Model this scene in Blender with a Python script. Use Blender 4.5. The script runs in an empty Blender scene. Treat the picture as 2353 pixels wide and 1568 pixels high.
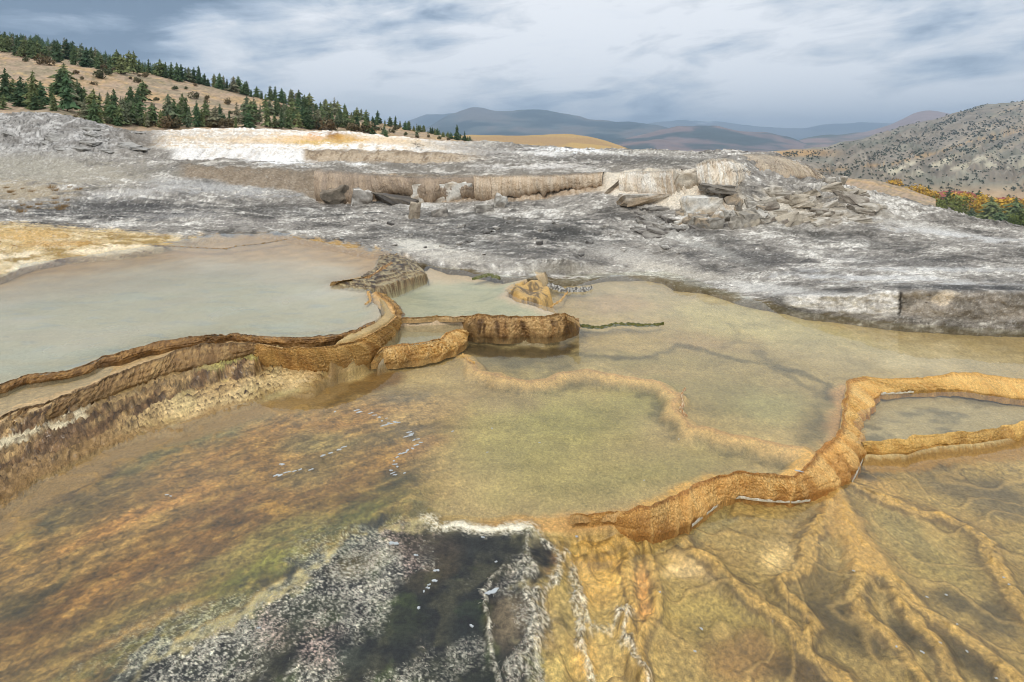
import bpy, bmesh, math, random
import numpy as np
from mathutils import Vector
from mathutils.geometry import tessellate_polygon
S = bpy.context.scene
COLL = S.collection
R = math.radians
# ------------------------------------------------------------------ camera
# traced outlines are noted as (x, y) on a 2353 x 1568 picture with the horizon at y = HY, focal length F
F, CX, HY, H = 1150.0, 1176.5, 325.0, 2.0
cam = bpy.data.cameras.new('camera'); camo = bpy.data.objects.new('camera', cam); COLL.objects.link(camo)
camo.location = (0, 0, H); camo.rotation_euler = (R(90), 0, 0)
cam.sensor_width = 36; cam.lens = 36 * F / 2353
cam.shift_y = -(784 - HY) / 2353
cam.clip_start = 0.05; cam.clip_end = 120000
S.camera = camo
S.render.resolution_x, S.render.resolution_y = 1024, 682
# ------------------------------------------------------------------ view
S.view_settings.view_transform = 'Standard'; S.view_settings.look = 'None'
S.view_settings.exposure = 0.1; S.view_settings.gamma = 1.0; S.view_settings.use_curve_mapping = False
S.render.engine = 'CYCLES'; S.cycles.filter_width = 1.0
# ------------------------------------------------------------------ node helper
class NT:
    def __init__(s, tree): s.t = tree; s.n = tree.nodes; s.l = tree.links
    def new(s, typ, **kw):
        nd = s.n.new(typ)
        for k, v in kw.items(): setattr(nd, k, v)
        return nd
    def link(s, a, b): s.l.new(a, b)
    def setin(s, nd, name, v):
        if isinstance(v, bpy.types.NodeSocket): s.l.new(v, nd.inputs[name])
        else: nd.inputs[name].default_value = v
    def math(s, op, a, b=0.0, clamp=False, c=None):
        nd = s.new('ShaderNodeMath', operation=op, use_clamp=clamp)
        s.setin(nd, 0, a); s.setin(nd, 1, b)
        if c is not None: s.setin(nd, 2, c)
        return nd.outputs[0]
    def mr(s, v, a, b, c=0.0, d=1.0, smooth=True):
        nd = s.new('ShaderNodeMapRange'); nd.clamp = True
        if smooth: nd.interpolation_type = 'SMOOTHSTEP'
        s.setin(nd, 0, v); s.setin(nd, 1, a); s.setin(nd, 2, b); s.setin(nd, 3, c); s.setin(nd, 4, d)
        return nd.outputs[0]
    def noise(s, vec, scale, detail=4, rough=0.55, dist=0.0):
        nd = s.new('ShaderNodeTexNoise')
        if vec is not None: s.link(vec, nd.inputs['Vector'])
        nd.inputs['Scale'].default_value = scale; nd.inputs['Detail'].default_value = detail
        nd.inputs['Roughness'].default_value = rough; nd.inputs['Distortion'].default_value = dist
        return nd.outputs['Fac']
    def mix(s, fac, a, b, blend='MIX'):
        nd = s.new('ShaderNodeMix', data_type='RGBA', blend_type=blend)
        for i, v in ((0, fac), (6, a), (7, b)):
            if isinstance(v, bpy.types.NodeSocket): s.l.new(v, nd.inputs[i])
            else:
                if i and len(v) == 3: v = (*v, 1)
                nd.inputs[i].default_value = v
        return nd.outputs[2]
    def vec(s, x, y, z):
        nd = s.new('ShaderNodeCombineXYZ')
        for i, v in enumerate((x, y, z)): s.setin(nd, i, v)
        return nd.outputs[0]
def sl(c):
    c = np.asarray(c, float) / 255.0
    return np.where(c <= 0.04045, c / 12.92, ((c + 0.055) / 1.055) ** 2.4)
KALB = 1.0
def C(r, g, b): return tuple((sl((r, g, b)) * KALB).tolist())     # real-world albedo from a display colour
def pdir(x, y):
    v = Vector(((x - CX) / F, 1.0, (HY - y) / F)); return v.normalized()
# ------------------------------------------------------------------ sky
SUN_EL, SUN_AZ = 52, 205          # azimuth clockwise from +Y (the view direction)
world = bpy.data.worlds.new('World'); S.world = world; world.use_nodes = True
w = NT(world.node_tree); w.n.clear()
tc = w.new('ShaderNodeTexCoord').outputs['Generated']
sep = w.new('ShaderNodeSeparateXYZ'); w.link(tc, sep.inputs[0])
sx, sy, sz = sep.outputs
zz = w.math('ADD', w.math('MAXIMUM', sz, 0.0), 0.22)
P = w.vec(w.math('DIVIDE', sx, zz), w.math('DIVIDE', sy, zz), 0.0)
P2 = w.vec(w.math('MULTIPLY', w.math('DIVIDE', sx, zz), 0.42), w.math('MULTIPLY', w.math('DIVIDE', sy, zz), 1.0), 3.3)
n1 = w.noise(P, 0.55, 8, 0.55, 0.35)
n2 = w.noise(P2, 1.1, 8, 0.5, 0.5)
DV = w.vec(w.math('MULTIPLY', sx, 1.0), w.math('MULTIPLY', sy, 1.0), w.math('MULTIPLY', w.math('ADD', sz, w.math('MULTIPLY', sx, -0.10)), 3.6))
n3 = w.noise(DV, 2.6, 9, 0.56, 0.25)
n4 = w.noise(DV, 7.5, 7, 0.6, 0.5)
v = w.math('ADD', w.math('MULTIPLY', n2, 0.5), w.math('ADD', w.math('MULTIPLY', n3, 1.7), w.math('MULTIPLY', n4, 0.85)))
v = w.math('SUBTRACT', v, 1.525)
v = w.math('MULTIPLY', v, 1.75)
v = w.math('ADD', v, 0.84)
def sblob(v, px, py, size, amt):
    d = pdir(px, py)
    nd = w.new('ShaderNodeVectorMath', operation='DOT_PRODUCT'); w.link(tc, nd.inputs[0]); nd.inputs[1].default_value = d
    m = w.mr(nd.outputs['Value'], math.cos(R(size)), 1.0)
    return w.math('ADD', v, w.math('MULTIPLY', m, amt))
for b in SKYBLOBS if 'SKYBLOBS' in globals() else [(-150, -60, 30, -.5), (250, 40, 20, -.5), (560, 10, 14, -.36), (800, -10, 12, -.28), (1150, 120, 14, .22), (520, 250, 10, .2), (650, 150, 12, .65), (420, 185, 7, .35), (880, 180, 8, .15),
          (1700, 60, 17, .16), (1250, 170, 14, .12), (1500, 290, 12, -.28), (1150, 265, 8, -.25), (1950, 300, 10, -.08), (1850, 278, 3.5, .4), (1900, 190, 9, .2), (2200, 130, 12, .10), (2250, 30, 9, -.22), (1000, 40, 9, -.1), (1420, 70, 8, .12)]:
    v = sblob(v, *b)
cr = w.new('ShaderNodeValToRGB'); w.link(v, cr.inputs[0])
els = cr.color_ramp.elements
els[0].position = 0.0; els[0].color = (*sl((112, 132, 154)), 1)
els[1].position = 1.0; els[1].color = (*sl((243, 246, 250)), 1)
for p_, c_ in ((0.22, (140, 158, 178)), (0.45, (180, 194, 210)), (0.66, (211, 219, 228)), (0.84, (230, 234, 239))):
    e = els.new(p_); e.color = (*sl(c_), 1)
cloud = cr.outputs[0]
# clouds grow brighter towards the zenith, as under any overcast sky
zb = w.mr(sz, 0.25, 0.9, 1.0, 1.25)
sc = w.new('ShaderNodeVectorMath', operation='SCALE'); w.link(cloud, sc.inputs[0]); w.link(w.math('MULTIPLY', zb, 10.8), sc.inputs['Scale'])
sky = w.new('ShaderNodeTexSky', sky_type='NISHITA', sun_disc=False, sun_elevation=R(SUN_EL), sun_rotation=R(SUN_AZ))
gap = w.mr(w.noise(P2, 2.3, 5, 0.6, 0.3), 0.55, 0.75, 0.94, 0.72)
mixed = w.mix(gap, sky.outputs[0], sc.outputs[0])
bg = w.new('ShaderNodeBackground'); w.link(mixed, bg.inputs[0]); bg.inputs[1].default_value = 0.1
wo = w.new('ShaderNodeOutputWorld'); w.link(bg.outputs[0], wo.inputs[0])
# ------------------------------------------------------------------ sun (behind thin cloud)
sun = bpy.data.lights.new('sun', 'SUN'); suno = bpy.data.objects.new('sun', sun); COLL.objects.link(suno)
sun.energy = 1.5; sun.angle = R(10); sun.color = (1.0, 0.95, 0.87)
sd = Vector((math.sin(R(SUN_AZ)) * math.cos(R(SUN_EL)), math.cos(R(SUN_AZ)) * math.cos(R(SUN_EL)), math.sin(R(SUN_EL))))
suno.rotation_euler = sd.to_track_quat('Z', 'Y').to_euler()
# ------------------------------------------------------------------ numpy noise
_rng = np.random.RandomState(7)
PERM = np.concatenate([_rng.permutation(256)] * 3).astype(np.int32)
GA = _rng.rand(256).astype(np.float32) * 2 * np.pi
GX, GY = np.cos(GA), np.sin(GA)
def noise2(x, y, seed=0):
    x = np.asarray(x, np.float32) + seed * 17.13; y = np.asarray(y, np.float32) + seed * 9.71
    xi = np.floor(x).astype(np.int32); yi = np.floor(y).astype(np.int32)
    fx = x - xi; fy = y - yi
    xi &= 255; yi &= 255
    u = fx * fx * fx * (fx * (fx * 6 - 15) + 10); v = fy * fy * fy * (fy * (fy * 6 - 15) + 10)
    def g(i, j, dx, dy):
        h = PERM[PERM[i] + j]; return GX[h] * dx + GY[h] * dy
    a = g(xi, yi, fx, fy); b = g(xi + 1, yi, fx - 1, fy)
    c = g(xi, yi + 1, fx, fy - 1); d = g(xi + 1, yi + 1, fx - 1, fy - 1)
    return ((a + (b - a) * u) + ((c + (d - c) * u) - (a + (b - a) * u)) * v) * 1.5
def fbm(x, y, octs=4, seed=0, gain=0.5, lac=2.03):
    s = 0; a = 1.0; t = 0
    for o in range(octs):
        s = s + noise2(x, y, seed + o * 3) * a; t += a; a *= gain; x = x * lac; y = y * lac
    return s / t * 1.6
def ridged(x, y, octs=3, seed=0):
    s = 0; a = 1.0; t = 0
    for o in range(octs):
        s = s + (1 - np.abs(noise2(x, y, seed + o * 5)) * 2.2) * a; t += a; a *= 0.5; x = x * 2.1; y = y * 2.1
    return np.clip(s / t, 0, 1)
def ss(a, b, x):
    t = np.clip((x - a) / (b - a), 0, 1); return t * t * (3 - 2 * t)
def lerp(a, b, t): return a + (b - a) * t
def mixc(col, m, c):
    """blend colour c (3,) or (n,3) into col (n,3) by mask m"""
    m = np.clip(m, 0, 1)[:, None]; c = np.asarray(c, np.float32)
    return col * (1 - m) + c * m
# ------------------------------------------------------------------ geometry from traced lines
def W(x, y, z):
    """plan position of a picture point lying at height z"""
    d = (H - z) * F / (y - HY); return ((x - CX) * d / F, d)
def WL(pts, z): return np.array([W(x, y, z) for x, y in pts], np.float32)
def WD(x, y, d): return np.array(((x - CX) * d / F, d, H - (y - HY) * d / F))
def densify(pts, n, smooth=0):
    pts = np.asarray(pts, float)
    seg = np.sqrt((np.diff(pts, axis=0) ** 2).sum(1)); t = np.concatenate([[0], np.cumsum(seg)])
    tt = np.linspace(0, t[-1], n)
    out = np.stack([np.interp(tt, t, pts[:, k]) for k in range(pts.shape[1])], 1)
    for _ in range(smooth):
        o = out.copy(); out[1:-1] = (o[:-2] + 2 * o[1:-1] + o[2:]) / 4
    return out
def dist_line(X, Y, pts):
    best = np.full(X.shape, 1e9, np.float32)
    for (ax, ay), (bx, by) in zip(pts[:-1], pts[1:]):
        dx, dy = bx - ax, by - ay; L = dx * dx + dy * dy + 1e-12
        t = np.clip(((X - ax) * dx + (Y - ay) * dy) / L, 0, 1)
        best = np.minimum(best, (X - ax - t * dx) ** 2 + (Y - ay - t * dy) ** 2)
    return np.sqrt(best)
def inside(X, Y, pts):
    c = np.zeros(X.shape, bool); n = len(pts)
    for i in range(n):
        ax, ay = pts[i]; bx, by = pts[(i + 1) % n]
        if ay == by: continue
        m = ((ay > Y) != (by > Y)) & (X < (bx - ax) * (Y - ay) / (by - ay) + ax); c ^= m
    return c
def sdf(X, Y, pts):
    """negative inside"""
    p = list(map(tuple, pts)); d = dist_line(X, Y, p + [p[0]])
    return np.where(inside(X, Y, p), -d, d)
# ------------------------------------------------------------------ object helpers
def tag(o, label=None, cat=None, group=None, kind=None):
    for k, v in (('label', label), ('category', cat), ('group', group), ('kind', kind)):
        if v: o[k] = v
    return o
def mkmesh(name, V, Q, mat, col=None, smooth=True, extra=None):
    me = bpy.data.meshes.new(name); V = np.asarray(V, np.float32); Q = np.asarray(Q, np.int32)
    k = Q.shape[1]
    me.vertices.add(len(V)); me.vertices.foreach_set('co', V.ravel())
    me.loops.add(Q.size); me.loops.foreach_set('vertex_index', Q.ravel())
    me.polygons.add(len(Q)); me.polygons.foreach_set('loop_start', np.arange(0, Q.size, k, dtype=np.int32))
    me.polygons.foreach_set('use_smooth', np.full(len(Q), smooth))
    me.update(calc_edges=True)
    if col is not None:
        at = me.color_attributes.new('Col', 'FLOAT_COLOR', 'POINT')
        c4 = np.ones((len(V), 4), np.float32); c4[:, :3] = col; at.data.foreach_set('color', c4.ravel())
    for nm, arr in (extra or {}).items():
        at = me.attributes.new(nm, 'FLOAT', 'POINT'); at.data.foreach_set('value', np.asarray(arr, np.float32))
    if mat: me.materials.append(mat)
    return me
def link(name, me, parent=None, loc=None):
    o = bpy.data.objects.new(name, me); COLL.objects.link(o)
    if parent: o.parent = parent
    if loc is not None: o.location = loc
    return o
def gridq(nr, nc):
    i = np.arange(nr - 1)[:, None] * nc + np.arange(nc - 1)[None, :]
    return np.stack([i, i + 1, i + nc + 1, i + nc], -1).reshape(-1, 4)
# ------------------------------------------------------------------ materials
def base_mat(name, rough=0.85, bump=0.4, bscale=60, var=0.25, spec=0.3, coat=0.0, vscale=None, speck=0.0, speckcol=(0.75, 0.74, 0.71), detail=6, vertex=True, colour=(.5, .5, .5), bdist=0.01, squash=1.0, fine=0, finev=.3):
    m = bpy.data.materials.new(name); m.use_nodes = True; t = NT(m.node_tree); t.n.clear()
    out = t.new('ShaderNodeOutputMaterial'); b = t.new('ShaderNodeBsdfPrincipled'); t.link(b.outputs[0], out.inputs[0])
    tco = t.new('ShaderNodeTexCoord').outputs['Object']
    if squash != 1.0:
        mp = t.new('ShaderNodeMapping'); mp.inputs['Scale'].default_value = (1, 1, squash); t.link(tco, mp.inputs[0]); tco = mp.outputs[0]
    if vertex:
        a = t.new('ShaderNodeAttribute', attribute_name='Col'); c = a.outputs['Color']
    else: c = colour
    n = t.noise(tco, vscale or bscale * 0.6, detail, 0.65)
    f = t.mr(n, 0.25, 0.75, 1 - var, 1 + var, smooth=False)
    g = t.vec(f, f, f)
    c = t.mix(1.0, c, g, 'MULTIPLY')
    if fine:
        f2 = t.mr(t.noise(tco, fine, 3, 0.75), 0.30, 0.70, 1 - finev, 1 + finev, smooth=False); c = t.mix(1.0, c, t.vec(f2, f2, f2), 'MULTIPLY')
    if speck:
        s = t.noise(tco, bscale * 1.3, 3, 0.7)
        c = t.mix(t.mr(s, 0.60, 0.72, 0, speck), c, speckcol)
    t.link(c, b.inputs['Base Color'])
    b.inputs['Roughness'].default_value = rough; b.inputs['Specular IOR Level'].default_value = spec
    b.inputs['Coat Weight'].default_value = coat; b.inputs['Coat Roughness'].default_value = 0.12
    if bump:
        h = t.noise(tco, bscale, detail, 0.7)
        bp = t.new('ShaderNodeBump'); bp.inputs['Strength'].default_value = bump; bp.inputs['Distance'].default_value = bdist
        t.link(h, bp.inputs['Height']); t.link(bp.outputs[0], b.inputs['Normal'])
    return m
def water_mat(name, milk=0.0, milkcol=(.5, .55, .5), tint=(1, 1, 1), ripple=0.03, rscale=9):
    m = bpy.data.materials.new(name); m.use_nodes = True; t = NT(m.node_tree); t.n.clear()
    out = t.new('ShaderNodeOutputMaterial')
    tco = t.new('ShaderNodeTexCoord').outputs['Object']
    tr = t.new('ShaderNodeBsdfTransparent'); tr.inputs[0].default_value = (*tint, 1)
    df = t.new('ShaderNodeBsdfDiffuse')
    mn = t.noise(tco, 1.6, 5, 0.6, 0.5)
    df.inputs[0].default_value = (*milkcol, 1)
    mx = t.new('ShaderNodeMixShader')
    a = t.new('ShaderNodeAttribute', attribute_name='milk').outputs['Fac']
    t.link(t.math('MULTIPLY', a, t.mr(mn, 0.3, 0.7, milk * 0.8, min(1, milk * 1.15)), True), mx.inputs[0])
    t.link(tr.outputs[0], mx.inputs[1]); t.link(df.outputs[0], mx.inputs[2])
    gl = t.new('ShaderNodeBsdfGlossy'); gl.inputs['Roughness'].default_value = 0.02
    fr = t.new('ShaderNodeFresnel'); geo = t.new('ShaderNodeNewGeometry').outputs['Backfacing']; t.link(t.math('ADD', 1.333, t.math('MULTIPLY', geo, 1 / 1.333 - 1.333)), fr.inputs[0])
    mx2 = t.new('ShaderNodeMixShader'); t.link(fr.outputs[0], mx2.inputs[0]); t.link(mx.outputs[0], mx2.inputs[1]); t.link(gl.outputs[0], mx2.inputs[2])
    bp = t.new('ShaderNodeBump'); bp.inputs['Strength'].default_value = ripple; bp.inputs['Distance'].default_value = 0.02
    t.link(t.noise(tco, rscale, 3, 0.5), bp.inputs['Height'])
    t.link(bp.outputs[0], gl.inputs['Normal']); t.link(bp.outputs[0], fr.inputs['Normal'])
    t.link(mx2.outputs[0], out.inputs[0])
    return m
# ================================================================== NEAR POOLS
rimA = [(-1000, 1015), (-250, 955), (0, 885), (30, 874), (60, 862), (90, 860), (120, 857), (160, 850), (200, 838), (235, 820), (270, 812), (350, 788), (430, 775), (490, 771), (545, 767), (600, 774), (650, 777),
        (700, 776), (770, 771), (820, 757), (860, 738), (880, 718), (872, 697), (853, 683), (850, 668)]
polyA = rimA + [(840, 662), (800, 658), (765, 650), (800, 641), (840, 633), (862, 618), (882, 600), (900, 588), (930, 570), (740, 540), (650, 524), (560, 518), (400, 540), (150, 565), (-100, 600), (-1050, 730)]
lip2 = [(-1000, 1110), (-200, 1015), (0, 960), (30, 945), (60, 940), (100, 930), (130, 915), (200, 893), (240, 872), (270, 858), (330, 834), (370, 824), (400, 808), (470, 792), (590, 790)]
base2 = [(-1000, 1155), (0, 1000), (80, 975), (210, 925), (300, 885), (400, 850), (480, 835), (560, 815), (590, 812)]
lip3 = [(-1000, 1205), (0, 1028), (100, 990), (170, 965), (240, 935), (290, 922), (340, 895), (430, 862), (500, 850), (560, 824), (588, 832)]
base3 = [(-1000, 1330), (-100, 1130), (60, 1060), (180, 1015), (250, 985), (340, 942), (430, 900), (520, 870), (560, 868), (600, 852)]
apron = [(-1000, 1560), (-100, 1262), (0, 1180), (60, 1140), (100, 1112), (160, 1085), (220, 1048), (350, 1003), (420, 990), (500, 960), (620, 925), (720, 908), (775, 870)]
w1top = [(588, 792), (640, 800), (700, 802), (760, 798), (810, 786), (860, 765), (895, 745), (912, 728), (905, 708), (885, 690), (862, 672)]
w1base = [(592, 850), (640, 856), (700, 860), (740, 860), (790, 856), (850, 834), (890, 808), (915, 778), (924, 756), (918, 735), (880, 690)]
polyB = [(905, 733), (930, 731), (1000, 728), (1100, 724), (1200, 728), (1250, 730), (1280, 724), (1276, 714), (1230, 698), (1190, 688), (1165, 675), (1180, 655), (1210, 640), (1260, 622), (1110, 612), (1000, 600), (960, 632), (925, 648), (880, 662), (862, 676), (868, 690), (890, 705)]
r2top = [(908, 736), (925, 731), (960, 731), (1000, 728), (1050, 729), (1100, 725), (1150, 727), (1200, 729), (1250, 728), (1275, 724), (1298, 722), (1318, 730), (1330, 742)]
r2base = [(918, 752), (940, 753), (980, 753), (1020, 754), (1050, 757), (1070, 774), (1100, 777), (1150, 779), (1200, 778), (1260, 778), (1300, 772), (1325, 760), (1334, 746)]
r3top = [(1062, 756), (1045, 760), (1030, 766), (1012, 780), (985, 785), (960, 789), (930, 794), (900, 795), (880, 800), (868, 812)]
r3base = [(1076, 776), (1068, 795), (1050, 806), (1020, 816), (990, 822), (960, 829), (930, 834), (900, 836), (870, 836), (852, 836)]
r4top = [(1225, 1186), (1270, 1187), (1310, 1183), (1340, 1180), (1400, 1177), (1450, 1172), (1500, 1162), (1530, 1150), (1570, 1130), (1592, 1112), (1620, 1100), (1680, 1087), (1720, 1091), (1760, 1090), (1800, 1096), (1830, 1090), (1860, 1072), (1874, 1048), (1890, 1032), (1905, 1018), (1925, 998)]
r4base = [(1262, 1200), (1300, 1214), (1350, 1222), (1400, 1226), (1440, 1236), (1480, 1240), (1520, 1234), (1560, 1222), (1585, 1208), (1610, 1188), (1635, 1168), (1665, 1148), (1700, 1142), (1760, 1150), (1830, 1153), (1860, 1148), (1900, 1128), (1935, 1118), (1958, 1104), (1975, 1072), (1988, 1040)]
r5top = [(1925, 998), (1935, 970), (1940, 945), (1944, 915), (1945, 892), (1952, 874), (1985, 868)]
r5base = [(1992, 1040), (1982, 1005), (1984, 975), (1998, 950), (2010, 930), (2018, 912), (2024, 902)]
r6top = [(1950, 874), (1985, 868), (2040, 872), (2100, 872), (2150, 868), (2190, 860), (2250, 861), (2300, 868), (2353, 874), (2420, 880), (2700, 900)]
r6base = [(2012, 900), (2030, 904), (2060, 902), (2100, 899), (2150, 899), (2200, 896), (2240, 902), (2300, 912), (2353, 918), (2420, 930), (2700, 955)]
r7top = [(1982, 1018), (2020, 1016), (2050, 1014), (2080, 1016), (2110, 1006), (2150, 1000), (2200, 998), (2250, 993), (2300, 986), (2330, 978), (2353, 968), (2420, 960), (2700, 930)]
r7base = [(1988, 1046), (2020, 1050), (2050, 1051), (2090, 1046), (2120, 1040), (2170, 1034), (2220, 1030), (2280, 1026), (2320, 1022), (2353, 1010), (2420, 1003), (2700, 975)]
wrim = [(985, 1165), (1003, 1187), (1030, 1184), (1060, 1183), (1090, 1188), (1130, 1190), (1160, 1184), (1195, 1182), (1225, 1186)]
# dark mat region (front centre) and the lower right pools
darkL = [(985, 1165), (940, 1176), (880, 1200), (820, 1228), (740, 1262), (690, 1300), (640, 1330), (590, 1358), (560, 1395), (480, 1425), (400, 1470), (300, 1520), (230, 1580), (100, 1700), (0, 1800)]
polyDark = wrim + [(1240, 1200), (1262, 1240), (1240, 1285), (1205, 1325), (1232, 1400), (1196, 1470), (1225, 1570), (1200, 1830), (-50, 1830)] + darkL[::-1]
polyE = wrim + r4top + [(1952, 960), (1990, 950), (1980, 1000), (1985, 1018)] + r7top + [(2900, 920), (2900, 1830), (-50, 1830)] + darkL[::-1]
polyF = [(1925, 998), (1945, 915), (1952, 874), (1985, 868)] + r6top[2:] + [(2900, 910), (2900, 925), (2700, 930)] + r7top[::-1]

nc, nr = 1120, 720
px = np.linspace(-950, 2880, nc); py = np.linspace(1800, 536, nr)
PX, PY = np.meshgrid(px, py); PX = PX.ravel().astype(np.float32); PY = PY.ravel().astype(np.float32)
D = (H * F / (PY - HY)).astype(np.float32); X = (PX - CX) * D / F; Y = D
wx = X + 0.03 * noise2(X * 6, Y * 6, 1) + 0.012 * noise2(X * 22, Y * 22, 2)
wy = Y + 0.03 * noise2(X * 6, Y * 6, 3) + 0.012 * noise2(X * 22, Y * 22, 4)
def bsdf(poly, z, pad=0.6):
    p = WL(poly, z); lo = p.min(0) - pad; hi = p.max(0) + pad
    m = (X > lo[0]) & (X < hi[0]) & (Y > lo[1]) & (Y < hi[1])
    o = np.full(X.shape, pad, np.float32); o[m] = sdf(X[m], Y[m], p); return o
def bline(pts, z, pad=0.5, warp=True):
    p = WL(pts, z); lo = p.min(0) - pad; hi = p.max(0) + pad
    m = (X > lo[0]) & (X < hi[0]) & (Y > lo[1]) & (Y < hi[1])
    o = np.full(X.shape, pad * 3, np.float32)
    o[m] = dist_line((wx if warp else X)[m], (wy if warp else Y)[m], list(map(tuple, p))); return o
Z = np.full(X.shape, -0.085, np.float32)
nb = fbm(X * 1.5, Y * 1.5, 5, 11); nf = fbm(X * 9, Y * 9, 4, 12)
Z += 0.02 * nb + 0.006 * nf
# depth of the main pool: shallow towards the lower left mats
Z = lerp(Z, -0.025 + 0.012 * nb + 0.006 * nf, ss(1150, 820, PX + (PY - 950) * 0.3) * ss(840, 930, PY))
# submerged sinter ridge winding across the main pool
ridge1 = [(1070, 812), (1100, 846), (1160, 862), (1220, 872), (1265, 866), (1300, 850), (1345, 846), (1400, 856), (1470, 866), (1520, 876), (1555, 905), (1552, 940), (1590, 975), (1680, 993), (1760, 1012), (1845, 1024), (1868, 1040), (1850, 1066), (1820, 1078)]
dr1 = bline(ridge1, 0)
Z = np.maximum(Z, lerp(-0.012, -0.13, np.clip(dr1 / 0.17, 0, 1) ** 1.5) + 0.004 * nf)
ridge0 = [(1300, 800), (1340, 808), (1420, 815), (1500, 812), (1560, 790), (1610, 795), (1680, 815), (1760, 830), (1840, 850), (1900, 870), (1910, 910)]
dr0 = bline(ridge0, 0)
nearD = .9 * ss(.75, .0, bsdf(polyDark, 0.0, 1.2)) * ss(1000, 940, PX); Z = lerp(Z, -0.008 + .005 * nf, nearD * (bsdf(polyDark, 0.0, 1.2) > 0))
# ---- upper left pool
sA = bsdf(polyA, .27)
zA = .27 - np.clip(0.02 + (-sA) * 0.22, 0.0, 0.10) + 0.008 * nf
# ---- left terrace profile, column by column
def linD(pts, z, xs):
    p = np.array(pts, float); y = np.interp(xs, p[:, 0], p[:, 1]); return (H - z) * F / (y - HY)
prof = [(apron, -0.02), (base3[:-1] + [(585, 862), (612, 838), (790, 836)], 0.055), (lip3[:-1] + [(585, 828), (612, 812), (790, 808)], 0.135), (base2[:-1] + [(585, 812), (612, 805), (790, 802)], 0.15), (lip2[:-1] + [(585, 790), (612, 783), (790, 780)], 0.232),
        ([(-1000, 1045), (0, 918), (100, 893), (200, 868), (290, 838), (400, 797), (590, 782)], 0.192), (rimA[:-4], 0.205)]
ds = np.stack([linD(p, z, px) for p, z in prof]); zs = np.array([z for p, z in prof])
for k in range(1, len(ds)): ds[k] = np.maximum(ds[k], ds[k - 1] + 0.01)
Z2 = Z.reshape(nr, nc); D2 = D.reshape(nr, nc)
prm = np.zeros((nr, nc), np.float32)
cols = np.where(px < 772)[0]
jit = (0.16 * noise2(X * 2.0, Y * 2.0, 31) + 0.07 * noise2(X * 7, Y * 7, 33) + .03 * noise2(X * 20, Y * 20, 34)).reshape(nr, nc)
for c in cols:
    dd = D2[:, c] + jit[:, c] * 0.5
    zz_ = np.interp(dd, ds[:, c], zs); kk = np.interp(dd, ds[:, c], np.arange(len(zs)))
    m = (dd > ds[0, c]) & (D2[:, c] < ds[-1, c] + .02)
    Z2[m, c] = zz_[m]; prm[m, c] = kk[m] + 0.001
Z = Z2.ravel(); prm = prm.ravel()
# micro gours: overlapping little steps on the apron and terrace slopes
gw = np.minimum(prm, 1) * 8 + np.clip(prm - 1, 0, 3) * 3.2 + 1.7 * fbm(X * 1.3, Y * 1.3, 3, 41) + 0.42 * noise2(X * 6, Y * 6, 43) + .14 * noise2(X * 20, Y * 20, 44)
gf = gw - np.floor(gw); gour = np.exp(-(np.minimum(gf, 1 - gf) / (0.10 + .06 * noise2(X * 4, Y * 4, 47))) ** 2)
gour *= ss(-0.6, -0.05, noise2(X * 2.5, Y * 3.5, 45) + .5 * noise2(X * 9, Y * 9, 46))
mter = (prm > 0) & (prm < 3.9)
map_ap = mter * ss(0, .12, prm)
Z += map_ap * (0.014 * gour + 0.030 * (gf - .5))
Z += ((prm >= .8) & (prm < 2)) * (0.016 * noise2(X * 9, Y * 9, 51) + .006 * noise2(X * 40, Y * 40, 52))
mA = ss(0.02, -0.02, sA); Z = lerp(Z, zA, mA)
# rim cover behind the bulging wall, between the two upper pools
sW1 = bsdf(w1top[3:] + [(858, 668), (872, 697), (880, 718), (860, 738), (820, 757)], .24)
Z = lerp(Z, .262, ss(0.03, -0.02, sW1) * (1 - mA))
sB = bsdf(polyB, .2)
zB = .2 - np.clip(0.015 + (-sB) * 0.25, 0, 0.09) + 0.008 * nf
mB = ss(0.03, -0.02, sB); Z = lerp(Z, zB, mB)
sb2 = bsdf([(868, 812), (905, 797), (960, 790), (1010, 780), (1035, 764), (1055, 755), (930, 751), (918, 752), (915, 775)], .115)
Z = lerp(Z, .06 + .02 * ss(-.1, 0, sb2), ss(0.02, -0.02, sb2))
# stepped peninsula between the upper pools
wedge = [(765, 650), (800, 657), (860, 664), (885, 660), (930, 645), (985, 626), (960, 600), (905, 580), (870, 585), (862, 612), (820, 636)]
sWd = bsdf(wedge, .29); wq = -sWd * 10 + 1.1 * fbm(X * 3, Y * 3, 3, 61) + .45 * noise2(X * 11, Y * 11, 62) + .2 * noise2(X * 30, Y * 30, 64)
wst = (wq - np.floor(wq)); mW = ss(0.02, -0.03, sWd)
Z = lerp(Z, .278 + .016 * np.clip(np.floor(wq), 0, 4) + .014 * (wst > .78) + .01 * nf, mW)
# tan lump and grey spit reaching into the pool
sLp = bsdf([(1165, 672), (1180, 655), (1215, 650), (1240, 640), (1262, 660), (1272, 672), (1250, 690), (1215, 692), (1190, 686)], .15)
Z = lerp(Z, .205 + .07 * noise2(X * 5, Y * 5, 63) - .05, ss(0.03, -0.05, sLp))
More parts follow.
